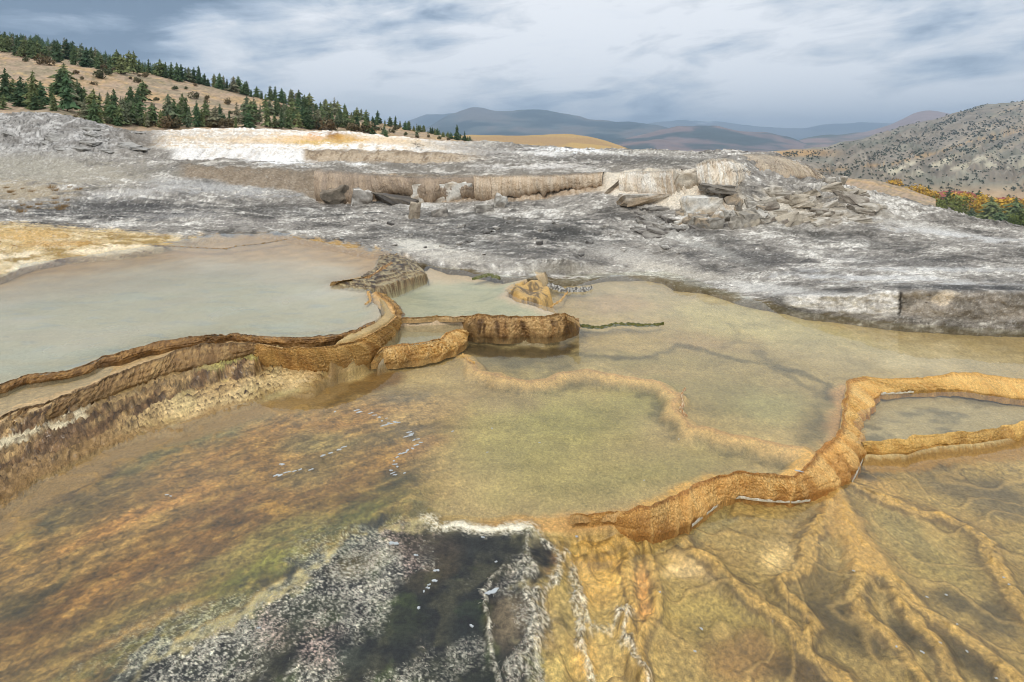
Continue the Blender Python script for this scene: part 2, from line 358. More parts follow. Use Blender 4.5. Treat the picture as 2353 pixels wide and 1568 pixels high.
# ---- right pool and lower pools
sE = bsdf(polyE, 0.0, 1.2); mE = ss(0.015, -0.015, sE)
sD = bsdf(polyDark, 0.0, 1.2); mD = ss(0.03, -0.03, sD)
sF = bsdf(polyF, -0.02, 1.0); mF = ss(0.02, -0.02, sF)
zE = -0.165 + 0.02 * nb + 0.008 * nf
ridgesE = [
    ([(1575, 1235), (1600, 1262), (1650, 1300), (1690, 1330), (1720, 1362), (1775, 1398), (1810, 1430), (1850, 1485), (1900, 1520), (1950, 1580), (2050, 1720)], .045, .05),
    ([(1925, 1118), (1940, 1160), (1948, 1195), (1975, 1225), (2005, 1270), (2020, 1305), (2060, 1335), (2110, 1375), (2160, 1420), (2230, 1470), (2300, 1520), (2353, 1570), (2500, 1700)], .055, .05),
    ([(1910, 1150), (1890, 1190), (1870, 1210), (1862, 1240), (1862, 1272), (1840, 1300), (1800, 1315), (1785, 1335), (1810, 1365), (1850, 1395), (1878, 1425), (1865, 1450), (1848, 1470)], .035, .04),
    ([(1955, 1105), (2010, 1130), (2080, 1160), (2150, 1175), (2220, 1205), (2265, 1240), (2280, 1280), (2310, 1340), (2353, 1400), (2420, 1480), (2560, 1640)], .05, .045),
    ([(1935, 1205), (1970, 1260), (1985, 1320), (1975, 1360), (1985, 1400), (2030, 1450), (2080, 1500), (2130, 1570), (2200, 1680)], .04, .04),
    ([(1990, 1290), (2050, 1340), (2090, 1395), (2110, 1430), (2150, 1480), (2180, 1520), (2230, 1600)], .04, .04),
    ([(1340, 1225), (1350, 1260), (1400, 1250), (1420, 1235)], .03, .03),
    ([(1440, 1240), (1447, 1290), (1445, 1340), (1455, 1390), (1440, 1430), (1470, 1480), (1480, 1580), (1500, 1750)], .035, .04),
    ([(1480, 1245), (1500, 1300), (1512, 1360), (1510, 1410), (1480, 1450), (1470, 1500)], .03, .03),
]
n_w = fbm(X * 7, Y * 7, 3, 821); rE = np.zeros_like(X); rAll = np.full(X.shape, 3.0, np.float32); rs = []
for pts, wd, hh in ridgesE:
    d_ = bline(pts, -.12, .5); rs.append(d_); wd = wd * .85
    zE = np.maximum(zE, zE * 0 + lerp(-0.122 + .012 * nf, -0.175, np.clip((d_ + .018 * n_w) / (wd * 3.0), 0, 1) ** 1.1))
    rAll = np.minimum(rAll, d_ / wd)
shw = (X * .75 + Y * .9) * 3.2 + 2.4 * fbm(X * 1.1, Y * 1.1, 3, 831) + .10 * noise2(X * 12, Y * 12, 833); shf = shw - np.floor(shw); zE += .007 * shf + .004 * noise2(X * 30, Y * 30, 835)
# the dark mat region slopes gently down from the water's edge
zD = -0.008 - 0.06 * ss(560, 1220, PX) + 0.006 * nb - .03 * ss(1180, 1290, PX)
ribs = [([(1226, 1186), (1214, 1240), (1212, 1290), (1226, 1320), (1205, 1350), (1222, 1400), (1235, 1440), (1228, 1500), (1245, 1580), (1262, 1750)], .03),
        ([(1212, 1300), (1160, 1312), (1130, 1332), (1116, 1370), (1112, 1420), (1126, 1470), (1138, 1500), (1150, 1580), (1160, 1720)], .012),
        ([(1235, 1230), (1262, 1250), (1282, 1280), (1300, 1250), (1320, 1275), (1328, 1330), (1316, 1370), (1335, 1400), (1330, 1440), (1350, 1500), (1362, 1580), (1380, 1750)], .022),
        ([(1328, 1340), (1360, 1420), (1400, 1410), (1436, 1372), (1450, 1390), (1432, 1430), (1458, 1490), (1480, 1540), (1490, 1620), (1500, 1750)], .025),
        ([(1280, 1290), (1268, 1340), (1245, 1370), (1250, 1410), (1222, 1450), (1210, 1500), (1190, 1560), (1170, 1720)], .03)]
dR = np.full(X.shape, 3.0, np.float32)
for pts, wd in ribs: dR = np.minimum(dR, bline(pts, -.08, .4) / wd)
dWr = bline(wrim, 0, .4)
zD += 0.018 * np.exp(-(dR / 1.3) ** 2) * (1 + .8 * nf)
zE += 0.030 * np.exp(-(dR / 1.4) ** 2) * (1 + .8 * nf) * (PX > 1200)
zE = lerp(zE, np.maximum(zE, -.100 + .01 * n_w), ss(1335, 1275, PX)); Z = lerp(Z, zE, mE); Z = lerp(Z, zD, ss(.09, .025, sD) * (1 - ss(1230, 1290, PX)))
Z = lerp(Z, -0.12 + .015 * nb + .008 * nf, mF)
Z += .006 * np.exp(-(dWr / .015) ** 2)
# stay below the grey slope behind the shore
# ------------------------------------------------------------------ bed colours (pigment of mats and sinter, some reflections painted in)
YA = HY + (H - Z) * F / D; XA = PX                       # where the point is seen: outlines are painted there
n1 = fbm(X * 1.2, Y * 1.2, 5, 71); n2 = fbm(X * 4, Y * 4, 5, 73); n3 = fbm(X * 16, Y * 16, 4, 75)
# streaky noise running down left, the way the film flows
fu = X * 0.83 + Y * 0.55; fv = -X * 0.55 + Y * 0.83
ns = fbm(fu * 1.3, fv * 5.5, 5, 77); ns2 = fbm(fu * 5, fv * 22, 4, 79)
grain = fbm(X * 55, Y * 55, 2, 81)
XW = XA + 26 * n1 + 16 * n2 + 5 * n3; YW = YA + 16 * fbm(X * 1.2, Y * 1.2, 5, 83) + 12 * fbm(X * 5, Y * 5, 4, 85) + 4 * n3
col = np.zeros((len(X), 3), np.float32); col[:] = C(186, 168, 120)
def blob(cx, cy, rx, ry, c, amt=1.0, rot=0, edge=.5, where=None, nz=None, k=.35):
    global col
    r_ = math.radians(rot); m = np.where((np.abs(XW - cx) < max(rx, ry) * 1.5) & (np.abs(YW - cy) < max(rx, ry) * 1.5))[0]
    dx = XW[m] - cx; dy = YW[m] - cy
    u = (dx * math.cos(r_) + dy * math.sin(r_)) / rx; v_ = (-dx * math.sin(r_) + dy * math.cos(r_)) / ry
    q = np.sqrt(u * u + v_ * v_)
    if nz is not None: q = q + k * nz[m]
    f = ss(1.0 + edge * .5, 1.0 - edge, q) * amt
    if where is not None: f = f * where[m]
    col[m] = mixc(col[m], f, C(*c))
def strip(d, wd, c, amt=1.0, soft=1.0, nz=None, k=.5, where=None):
    global col
    q = d / wd
    if nz is not None: q = q + k * nz
    f = ss(1 + soft * .5, 1 - soft * .5, q) * amt
    if where is not None: f = f * where
    col = mixc(col, f, C(*c))
# main pool: olive tan floor, sky reflection painted in at the far ends
col = mixc(col, ss(-.3, .5, n1), C(196, 178, 128)); col = mixc(col, ss(0.05, .6, n2) * .35, C(152, 140, 96))
blob(1230, 1000, 260, 150, (176, 172, 112), .8, 0, .8); blob(1320, 960, 150, 60, (160, 158, 98), .6, 0, .8); blob(1480, 920, 90, 45, (172, 170, 108), .7, 0, .8)
blob(1550, 1080, 200, 60, (160, 156, 100), .6, -15, .9); blob(1350, 1120, 220, 50, (170, 164, 106), .6, -8, .9)
blob(1200, 820, 160, 45, (128, 128, 104), .55, 10, .9); blob(1180, 835, 120, 25, (112, 114, 100), .5, 5, .9)
blob(1700, 920, 200, 60, (150, 146, 100), .65, 10, .8); blob(1780, 930, 110, 40, (178, 178, 128), .6, 10, .9); blob(1760, 840, 260, 60, (160, 150, 108), .5, 12, .8)
blob(1450, 830, 220, 22, (140, 138, 92), .5, 3, .9); blob(1880, 980, 60, 60, (148, 136, 92), .5)
blob(1480, 690, 260, 50, (186, 174, 142), .85, 5, .7); blob(1700, 740, 260, 40, (196, 190, 140), .8, 12, .8); blob(1430, 700, 120, 22, (192, 168, 134), .7, 0, .8)  # pale floor at the far end, with sky reflection painted in
blob(2100, 820, 300, 40, (200, 192, 160), .8, 5, .8); blob(1850, 760, 240, 30, (190, 184, 140), .7, 15, .8); blob(1620, 790, 120, 20, (186, 160, 122), .5, 12, .9)  # first blob: bright sky reflection painted into the floor colour
blob(1960, 830, 160, 30, (176, 164, 122), .6, 15, .9); blob(1150, 900, 140, 40, (170, 150, 116), .6, 10, .9)
# dark hollow along ridges in the pool
inC = (1 - mE) * (1 - mF) * (1 - mA) * (1 - mB) * (prm == 0)
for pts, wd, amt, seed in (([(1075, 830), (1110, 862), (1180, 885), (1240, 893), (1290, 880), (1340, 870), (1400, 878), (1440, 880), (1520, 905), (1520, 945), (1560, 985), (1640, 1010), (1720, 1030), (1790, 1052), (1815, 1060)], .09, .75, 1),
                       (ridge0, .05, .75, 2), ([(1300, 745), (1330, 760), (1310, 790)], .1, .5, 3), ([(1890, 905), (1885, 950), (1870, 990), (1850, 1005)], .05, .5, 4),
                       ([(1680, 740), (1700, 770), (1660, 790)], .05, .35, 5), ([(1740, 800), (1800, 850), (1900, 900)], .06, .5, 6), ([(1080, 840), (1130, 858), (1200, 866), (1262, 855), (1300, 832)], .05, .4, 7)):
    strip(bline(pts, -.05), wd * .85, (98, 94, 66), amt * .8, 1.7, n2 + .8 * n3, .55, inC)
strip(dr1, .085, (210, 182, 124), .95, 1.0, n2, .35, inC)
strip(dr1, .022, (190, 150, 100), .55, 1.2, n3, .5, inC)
# pale orange bands inside the front rims
fr = bline(r4top[1:], 0); strip(fr, .10, (206, 172, 102), .95, .9, n2, .45, inC)
strip(bline([(1130, 1178), (1230, 1176), (1300, 1160), (1400, 1158), (1480, 1150)], 0), .06, (204, 168, 108), .8, 1.2, n2, .5, inC)
strip(bline([(1480, 1150), (1540, 1128), (1590, 1092), (1640, 1078), (1720, 1076), (1800, 1082), (1840, 1062), (1865, 1040)], 0), .045, (228, 186, 100), .85, 1, n2, .4, inC)
strip(bline(r5top, 0), .09, (208, 168, 116), .85, 1, n2, .4, inC)
# flow streaks of pinkish and orange mats at the left of the pool
flow = ss(1150, 900, XA + 0.25 * (YA - 950)) * ss(870, 950, YA) * inC
col = mixc(col, flow, np.array(C(172, 132, 78)) * (1 + .45 * ns[:, None] + .3 * ns2[:, None]))
LW = flow
for b in [(1000, 935, 170, 34, (210, 174, 124), .8, -12), (1100, 880, 90, 30, (204, 176, 130), .5, -20), (900, 900, 130, 22, (140, 130, 104), .7, -8), (960, 905, 160, 16, (128, 120, 108), .8, -10), (700, 955, 130, 20, (146, 140, 108), .8, -8),
          (560, 975, 140, 22, (150, 144, 106), .8, -18), (380, 1030, 140, 20, (140, 132, 86), .7, -25), (480, 1060, 200, 26, (208, 146, 78), .7, -22), (740, 960, 190, 30, (204, 146, 82), .7, -8), (330, 1180, 260, 26, (212, 150, 84), .85, -26),
          (620, 1040, 100, 50, (176, 124, 62), .6, -20), (900, 1000, 120, 16, (120, 112, 92), .7, -12), (960, 985, 110, 12, (140, 116, 90), .7, -12), (760, 1020, 130, 20, (176, 160, 112), .6, -10), (680, 1010, 60, 30, (148, 130, 90), .6, -10),
          (840, 1020, 90, 24, (150, 118, 74), .8, -8), (980, 1030, 90, 22, (196, 144, 92), .8, -20), (940, 1108, 60, 17, (74, 68, 54), .95, -20), (905, 1125, 40, 12, (90, 78, 56), .8, -20), (1000, 1128, 110, 22, (220, 190, 122), .9, -18), (1040, 1160, 80, 20, (226, 206, 140), .8, -10),
          (880, 1060, 70, 24, (206, 150, 72), .7, -15), (820, 1090, 120, 40, (172, 126, 66), .7, -20), (150, 1180, 130, 26, (108, 98, 62), .85, -24), (90, 1215, 60, 26, (96, 92, 66), .8, -20), (240, 1140, 160, 26, (140, 110, 66), .8, -26),
          (50, 1230, 60, 30, (196, 162, 92), .8, 60), (40, 1110, 90, 22, (160, 142, 92), .7, -30), (400, 1110, 200, 30, (156, 116, 62), .8, -22), (600, 1120, 170, 60, (190, 138, 68), .7, -20), (560, 1180, 120, 60, (140, 98, 62), .75, -25),
          (500, 1250, 200, 70, (152, 104, 56), .8, -28), (350, 1290, 220, 60, (158, 110, 56), .8, -30), (640, 1170, 50, 30, (206, 152, 70), .8, 0), (720, 1080, 90, 40, (160, 132, 84), .8, -15), (740, 1150, 120, 40, (150, 104, 56), .7, -15),
          (200, 1400, 220, 60, (150, 102, 52), .85, -32), (60, 1460, 160, 60, (140, 98, 50), .8, -35), (250, 1350, 200, 16, (196, 142, 76), .8, -35), (60, 1310, 90, 26, (180, 136, 74), .8, -35), (30, 1400, 60, 40, (110, 92, 56), .8, -40),
          (130, 1345, 120, 12, (86, 76, 56), .8, -38), (640, 1240, 130, 36, (182, 160, 98), .8, -20), (760, 1210, 130, 36, (140, 124, 62), .8, -22), (560, 1330, 110, 34, (152, 144, 70), .8, -25), (520, 1290, 90, 22, (176, 152, 92), .7, -25), (820, 1180, 90, 24, (150, 138, 76), .8, -20)]:
    blob(*b[:5], b[5], b[6], .7, LW, ns, .5)
strip(bline([(1068, 782), (1130, 790), (1200, 790), (1270, 792), (1300, 780)], 0), .11, (84, 66, 22), .85, .9, n2, .4, inC)  # dark reflection of the striped rim wall, painted into the bed colour
strip(bline([(750, 905), (800, 885), (850, 865), (890, 850)], 0), .16, (136, 98, 28), .85, .9, n2, .4, inC * (YA < 935))  # amber reflection of the bulging wall, painted into the bed colour
# green tone towards the dark mats
gs = ss(.50, .02, np.abs(sD)) * (1 - mD) * LW
col = mixc(col, gs * ss(-.5, .4, ns + .4 * n3) * .85, C(112, 116, 54)); col = mixc(col, gs * ss(.1, .6, n2 + n3 * .6) * .7, C(66, 76, 52))
blob(640, 1290, 60, 30, (160, 154, 76), .8, -20, .6, LW)
blt = fbm(fu * 9, fv * 16, 4, 88); col = mixc(col, LW * ss(.0, .5, blt + .5 * ns) * .34, C(96, 72, 40)); col = mixc(col, LW * ss(.1, .6, -blt + .4 * ns2) * .32, C(198, 160, 92))
rp = np.exp(-(np.abs(noise2(fu * 3 + .8 * noise2(fu * 4, fv * 7, 811), fv * 11 + .9 * noise2(fu * 5, fv * 9, 813), 815)) / .06) ** 2) * ss(0, .4, n2 + .2); col = mixc(col, LW * rp * .5, C(90, 70, 40))
col = col * (1 + 0.26 * (LW * n3)[:, None] + .38 * (LW * grain)[:, None] + .24 * (LW * ns2)[:, None])
# fine speckle of the main pool floor
col = col * (1 + (inC * (1 - LW))[:, None] * (0.10 * n3 + .13 * grain + .14 * n2 + .12 * fbm(X * 2.2, Y * 6, 5, 851))[:, None])
wf_ = (inC * (1 - .6 * LW))[:, None]; col = col * (1 + wf_ * np.array([-.08, -.21, -.34], np.float32)); col = col * (1 + LW[:, None] * np.array([-.20, -.17, -.27], np.float32))
# upper pools: pale chalky floors, pink at the edges
colA = np.zeros_like(col); colA[:] = C(200, 192, 164)
colA = mixc(colA, ss(.0, .5, fbm(X * 1.1, Y * 3.2, 5, 91)) * .7, C(190, 196, 182)); colA = mixc(colA, ss(.15, .6, fbm(X * 2.5, Y * 8, 4, 93)) * .75, C(168, 176, 176))
colA = mixc(colA, ss(.22, .02, -sA + .05 * n2), C(198, 182, 154))
colA = mixc(colA, ss(.0, .5, fbm(X * .8, Y * 1.5, 3, 95)) * .5, C(212, 198, 178))
shl = np.interp(XA, [-400, 0, 100, 200, 340, 480, 650, 740, 830, 900], [640, 618, 600, 590, 566, 545, 546, 556, 576, 588]); far_ = ss(70, 18, YA - shl + 12 * n2); colA = mixc(colA, far_ * .95, np.array(C(150, 108, 54)) * (1 + .25 * n2[:, None])); colA = mixc(colA, ss(40, 60, YA - shl) * ss(110, 60, YA - shl + 10 * n2) * .6, C(196, 176, 146))
# tan sinter floor by the far left shore
sh = ss(120, 20, YA - np.interp(XA, [-400, 0, 100, 200, 340, 480, 650, 740, 830, 900], [640, 618, 600, 590, 566, 555, 556, 562, 580, 590]))
colA = mixc(colA, sh, np.array(C(176, 140, 84)) * (1 + .3 * n2[:, None]))
col = mixc(col, mA, colA)
colB = np.zeros_like(col); colB[:] = C(184, 178, 142)
colB = mixc(colB, ss(.0, .5, fbm(X * 2, Y * 5, 5, 97)) * .7, C(154, 156, 126)); colB = mixc(colB, ss(.16, .02, -sB + .04 * n2), C(206, 180, 146))
colB = mixc(colB, ss(662, 640, YA + 6 * n2), C(204, 178, 140))
col = mixc(col, mB, colB); col = mixc(col, ss(.02, -.02, sb2), C(170, 158, 128))
# peninsula, lump
pc = mixc(np.repeat(np.array([C(136, 108, 68)], np.float32), len(X), 0), ss(-.2, .4, n3), C(92, 70, 42)); pc = mixc(pc, ss(.1, .3, wst) * ss(.72, .55, wst) * .8, C(168, 152, 112)); pc = mixc(pc, ss(.7, .8, wst), C(84, 64, 36)); pc = pc * (1 + .4 * n3 + .3 * grain)[:, None]
col = mixc(col, ss(.04, 0, sWd), pc)
lc = mixc(np.repeat(np.array([C(196, 158, 92)], np.float32), len(X), 0), ss(0, .4, n3 + n2), C(132, 108, 70))
col = mixc(col, ss(.05, 0, sLp), lc)
# ---- left terrace
tc_ = np.zeros_like(col); tc_[:] = C(178, 148, 98)
tc_ = mixc(tc_, ss(-.1, .5, n2) * .5, C(166, 150, 92)); tc_ = mixc(tc_, ss(0, .5, n1) * .6, C(200, 176, 126))
tc_ = mixc(tc_, ss(380, 150, XA) * .8, C(146, 112, 68)); tc_ = mixc(tc_, np.clip(map_ap * gour * 1.1, 0, 1), C(74, 50, 28)); tc_ = mixc(tc_, map_ap * ss(.15, .0, gf) * .25, C(120, 92, 54))
low = ((prm > 0) & (prm < 1)) * ss(.55, .1, prm) ; tc_ = mixc(tc_, low * ss(-.2, .4, n2) * .6, C(150, 116, 60))
dk = ((prm >= 1) & (prm < 2)) * 1.0
wallc = mixc(np.repeat(np.array([C(118, 88, 54)], np.float32), len(X), 0), ss(-.3, .4, fbm(X * 14, Y * 3, 4, 101)), C(160, 130, 84)) * (1 + .35 * n3[:, None] + .3 * grain[:, None])
tc_ = mixc(tc_, dk, wallc)
led = ((prm >= 2) & (prm < 3)) * 1.0; tc_ = mixc(tc_, led * .7, C(150, 122, 78)); tc_ = mixc(tc_, led * ss(230, 190, XA + 30 * n2) * ss(-.2, .4, n1 + n2 + .5 * n3) * .8, C(198, 186, 154)); tc_ = mixc(tc_, led * ss(430, 520, XA) * .7, C(166, 158, 86))
w3 = ((prm >= 3) & (prm < 4)) * 1.0; tc_ = mixc(tc_, w3, wallc)
up = (prm >= 4) * 1.0; tc_ = mixc(tc_, up, C(184, 154, 108))
tc_ = mixc(tc_, (gour * (prm > 1) * (prm < 3.9)) * .6, C(84, 60, 36)); tc_ *= (1 + .22 * n3 + .22 * grain)[:, None]
ta = ss(0, .25, prm) * (1 - mA)
col = mixc(col, ta, tc_)
strip(bline(apron, 0, .7, False), .13, (156, 122, 72), .9, .8, n2, .4, (1 - mA) * (XA < 800))
# gours continue faintly under the film left of the apron
g2 = gour * ss(.6, .1, bline(apron, 0, .7, False)) * (prm == 0) * (XA < 760); Z += .012 * g2 * ss(1000, 600, XA); col = mixc(col, g2 * .7, C(170, 128, 60))
# right pool
cF = mixc(np.repeat(np.array([C(168, 150, 108)], np.float32), len(X), 0), ss(0, .5, fbm(X * 2, Y * 4, 4, 103)) * .8, C(120, 112, 86))
cF = mixc(cF, ss(.2, .7, n2) * .6, C(192, 172, 126)); col = mixc(col, mF, cF)
# lower right pools
cE = np.zeros_like(col); cE[:] = C(188, 164, 104)
st = fbm(X * 3.5 - Y * 2.5, X * 1.2 + Y * 6, 5, 105)
cE = mixc(cE, ss(-.1, .5, st) * .7, C(162, 136, 82)); cE = mixc(cE, ss(.0, .5, n1) * .6, C(204, 180, 122)); cE = mixc(cE, ss(.2, .7, n3 + n2) * .4, C(112, 98, 62))
oldcol = col; col = cE
inE = mE * (1 - mD)
for b in [(1800, 1285, 62, 42, (226, 200, 146), 1, 10), (1590, 1300, 66, 26, (228, 200, 150), .95, 25), (1560, 1310, 40, 14, (232, 206, 158), .8, 0), (1640, 1210, 110, 30, (160, 150, 104), .8, -30), (1840, 1200, 70, 40, (170, 150, 106), .8, -30),
          (1660, 1440, 170, 60, (168, 148, 82), .8, 20), (1620, 1390, 120, 40, (184, 164, 96), .7, 10), (1700, 1510, 90, 60, (178, 138, 84), .8, 10), (1830, 1540, 100, 40, (104, 78, 36), .9, 10), (1880, 1400, 60, 60, (100, 86, 50), .8, 30),
          (1960, 1440, 90, 60, (84, 74, 46), .85, 40), (1900, 1330, 70, 50, (128, 110, 66), .8, 20), (2080, 1460, 60, 30, (74, 68, 46), .85, 40), (2160, 1500, 80, 26, (80, 72, 50), .85, 40), (2230, 1520, 120, 26, (72, 66, 48), .8, 40), (2190, 1380, 70, 30, (90, 82, 58), .8, 35),
          (2150, 1300, 120, 50, (168, 152, 92), .8, 20), (2080, 1220, 120, 40, (178, 164, 110), .8, 15), (2120, 1170, 160, 20, (178, 144, 84), .6, 15), (2030, 1115, 60, 22, (196, 160, 96), .8, 20), (2200, 1110, 160, 40, (120, 110, 86), .7, 15), (2300, 1160, 90, 40, (132, 120, 92), .8, 20), (2010, 1085, 60, 14, (92, 86, 74), .85, 10), (2120, 1072, 90, 12, (84, 76, 62), .8, -4),
          (2290, 1420, 60, 60, (96, 88, 66), .8, 50), (1380, 1290, 60, 44, (204, 164, 88), .85, 0), (1380, 1360, 60, 40, (196, 160, 90), .8, 0), (1380, 1300, 28, 14, (120, 100, 60), .7, 20), (1480, 1360, 26, 80, (200, 152, 92), .85, 0), (1395, 1330, 60, 30, (202, 168, 96), .7, 0),
          (1400, 1450, 36, 50, (196, 172, 112), .85, 0), (1300, 1400, 30, 80, (170, 152, 100), .85, 5), (1290, 1540, 40, 50, (196, 176, 112), .8, 0), (1215, 1540, 40, 50, (118, 134, 78), .85, 10), (1350, 1520, 30, 50, (206, 172, 104), .8, 0), (1250, 1290, 34, 30, (150, 112, 82), .8, 0)]:
    blob(*b[:5], b[5], b[6], .7, None, n2, .35)
col = mixc(oldcol, inE, col * np.array([1.0, .91, .73], np.float32) * (1 + .26 * n3 + .30 * grain + .2 * st)[:, None])
rid = ss(1.5, .4, rAll + .6 * n2 + .6 * n3) * inE * .75
col = mixc(col, ss(4.2, 2.2, rAll + n2) * inE * ss(1480, 1600, XA) * .42, C(98, 80, 50))
col = mixc(col, rid, np.array(C(186, 148, 80)) * (1 + .35 * n3[:, None] + .3 * grain[:, None]))
col = mixc(col, ss(.9, .3, np.abs(rAll - 1.15) * 2 + .5 * n3) * inE * .5, C(98, 76, 46))
col = mixc(col, inE * ss(.86, .97, shf) * ss(-.3, .3, n2 + n3) * .5, C(104, 78, 40)); col = mixc(col, inE * ss(.75, .9, shf) * ss(.97, .9, shf) * .35, C(206, 168, 98))
strip(bline([(x, y + 6) for x, y in r7base], -.12), .07, (168, 128, 66), .9, .8, n3, .4, ss(-.02, .02, mE + mF - .2)); col = col
# fan at the knee of the orange rim
strip(bline([(1900, 1110), (1920, 1150), (1960, 1210), (2000, 1290)], -.12), .10, (196, 154, 84), .7, 1.2, n2 + n3, .5, inE)
# ---- dark mats with white filaments
cD = np.zeros_like(col); cD[:] = C(48, 51, 48)
cD = mixc(cD, ss(-.1, .5, n2 + .4 * n3) * .6, C(88, 84, 58)); cD = mixc(cD, ss(.1, .6, fbm(X * 3, Y * 3, 4, 107)) * .8, C(26, 31, 36)); cD = mixc(cD, ss(.2, .6, fbm(X * 6, Y * 6, 4, 109)) * .7, C(74, 86, 44))
oldcol = col; col = cD
for b in [(980, 1240, 90, 48, (84, 72, 58), .8, -15), (1080, 1220, 60, 30, (58, 58, 54), .8, 0), (1010, 1300, 50, 30, (94, 80, 56), .5, -20), (700, 1420, 90, 40, (78, 82, 52), .5, -20), (900, 1430, 80, 50, (66, 74, 44), .5, 0), (600, 1500, 90, 30, (84, 84, 60), .6, -20), (800, 1520, 110, 30, (66, 72, 62), .7, 0), (820, 1300, 70, 30, (110, 96, 52), .7, -20), (980, 1330, 60, 30, (92, 80, 54), .5, -20), (1160, 1420, 44, 70, (120, 104, 78), .9, 0), (1080, 1440, 60, 60, (40, 48, 46), .8, 0), (1050, 1530, 120, 40, (52, 56, 40), .8, 0), (1110, 1240, 60, 50, (52, 54, 50), .8, 0)]:
    blob(*b[:5], b[5], b[6], .6, None, n2, .35)
cD = col; col = oldcol
wob = lambda s, k: (X * k + .55 * noise2(X * k * .9, Y * k * .9, s) + .2 * noise2(X * k * 3, Y * k * 3, s + 1), Y * k + .55 * noise2(X * k * .9, Y * k * .9, s + 2) + .2 * noise2(X * k * 3, Y * k * 3, s + 3))
a1 = wob(201, 26); f1 = np.exp(-(np.abs(noise2(*a1, 205)) / .07) ** 2); a2 = wob(211, 52); f2 = np.exp(-(np.abs(noise2(*a2, 215)) / .11) ** 2)
dens = fbm(X * 2.6, Y * 2.6, 5, 217) * 1.25
edgeL = np.exp(-((sD + .16) / .16) ** 2) * (XA < 1000) * 1.0
low_ = ss(1330, 1500, YA) * ss(1150, 900, XA)
dm = np.clip(-.12 + 1.5 * dens + .95 * edgeL + .4 * low_, 0, 1) * (1 - ss(.6, 0, np.sqrt(((XA - 1000) / 100) ** 2 + ((YA - 1240) / 60) ** 2) - .6) * .9)
fil = np.clip(f1 * .7 + f2 * .8, 0, 1) * dm * ss(-.5, .3, fbm(X * 9, Y * 9, 3, 841))
tuft = ss(.15, .75, fbm(X * 20, Y * 20, 3, 219) + .7 * dens - .25 + .5 * edgeL) * dm
wc = mixc(np.repeat(np.array([C(214, 206, 184)], np.float32), len(X), 0), ss(.1, .6, fbm(X * 2.5, Y * 2.5, 3, 221)), C(224, 196, 176))
spk_ = ss(.12, .45, fbm(X * 75, Y * 75, 3, 861)) * np.clip(dm * 1.1, 0, 1); cD = mixc(cD, tuft * .25, wc * .5); cD = mixc(cD, fil * .75, wc); spk2 = ss(.18, .5, fbm(X * 60, Y * 60, 3, 863) + .25 * n2) * ss(-.3, .1, sD * -1); cD = mixc(cD, spk_ * .75, wc * (.9 + .4 * n2[:, None])); cD = mixc(cD, spk2 * .4 * ss(-.15, .45, dens), wc * .7)
cD *= (1 + .35 * n3 + .3 * grain)[:, None]
col = mixc(col, ss(.07 + .12 * ss(1180, 1250, XA) * ss(1215, 1260, YA), -.07 - .08 * ss(1180, 1250, XA) * ss(1215, 1260, YA), sD + (.17 * n2 + .10 * n3 + .10 * n1) * np.maximum(ss(1010, 930, XA), ss(1215, 1240, YA) * ss(1150, 1200, XA) * .7)  + .02 * n3), cD)
# filament fringe outside of the dark zone, white rims and ribs
fr2 = ss(.3, .0, np.abs(sD)) * (f1 * .7 + f2 * .6) * ss(-.1, .4, dens) * LW; col = mixc(col, fr2 * .7, C(214, 206, 170))
fl = f1 * .6 + f2 * .5 + ss(-.2, .5, fbm(X * 45, Y * 45, 2, 223)) * .5
rib = ss(1.15, .35, dR + .7 * n2 + .6 * n3) * np.clip(mE + mD, 0, 1)
col = mixc(col, rib * np.clip(fl, 0, 1) * .85, C(222, 212, 188)); col = mixc(col, rib * ss(.5, 0, fl) * .6, C(88, 80, 60))
col = mixc(col, ss(.026, .006, dWr + .016 * n3 + .008 * n2) * .9, C(218, 208, 184))
col = mixc(col, ss(.07, .03, dWr + .02 * n3) * ss(.0, .5, f2 + f1) * .6, C(214, 204, 180))
Vb = np.stack([X, Y, Z], 1)
q = gridq(nr, nc)
lum = col @ np.array([.3, .6, .1], np.float32); cb = (1 - mA) * (1 - mB); dkn = (1 - .02 * LW + .04 * inE - .12 * inC * (1 - LW))
col = col * (np.clip(lum / .27, .05, 3) ** (.38 * cb) * dkn)[:, None]
M_bed = base_mat('wet_sinter_bed', rough=.5, bump=.7, bscale=110, var=.38, spec=.4, coat=.12, vscale=60, bdist=.005, fine=210, finev=.42)
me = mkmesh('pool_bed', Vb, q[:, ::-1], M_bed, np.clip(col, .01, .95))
pool_bed = tag(link('pool_bed', me), kind='structure')
def bed_z(x, y):
    """bed height at a plan position"""
    pyy = HY + H * F / y; pxx = CX + x * F / y
    r_ = int(round((1800 - pyy) / (1800 - 536) * (nr - 1))); c_ = int(round((pxx + 950) / 3830 * (nc - 1)))
    return float(Z[min(max(r_, 0), nr - 1) * nc + min(max(c_, 0), nc - 1)])
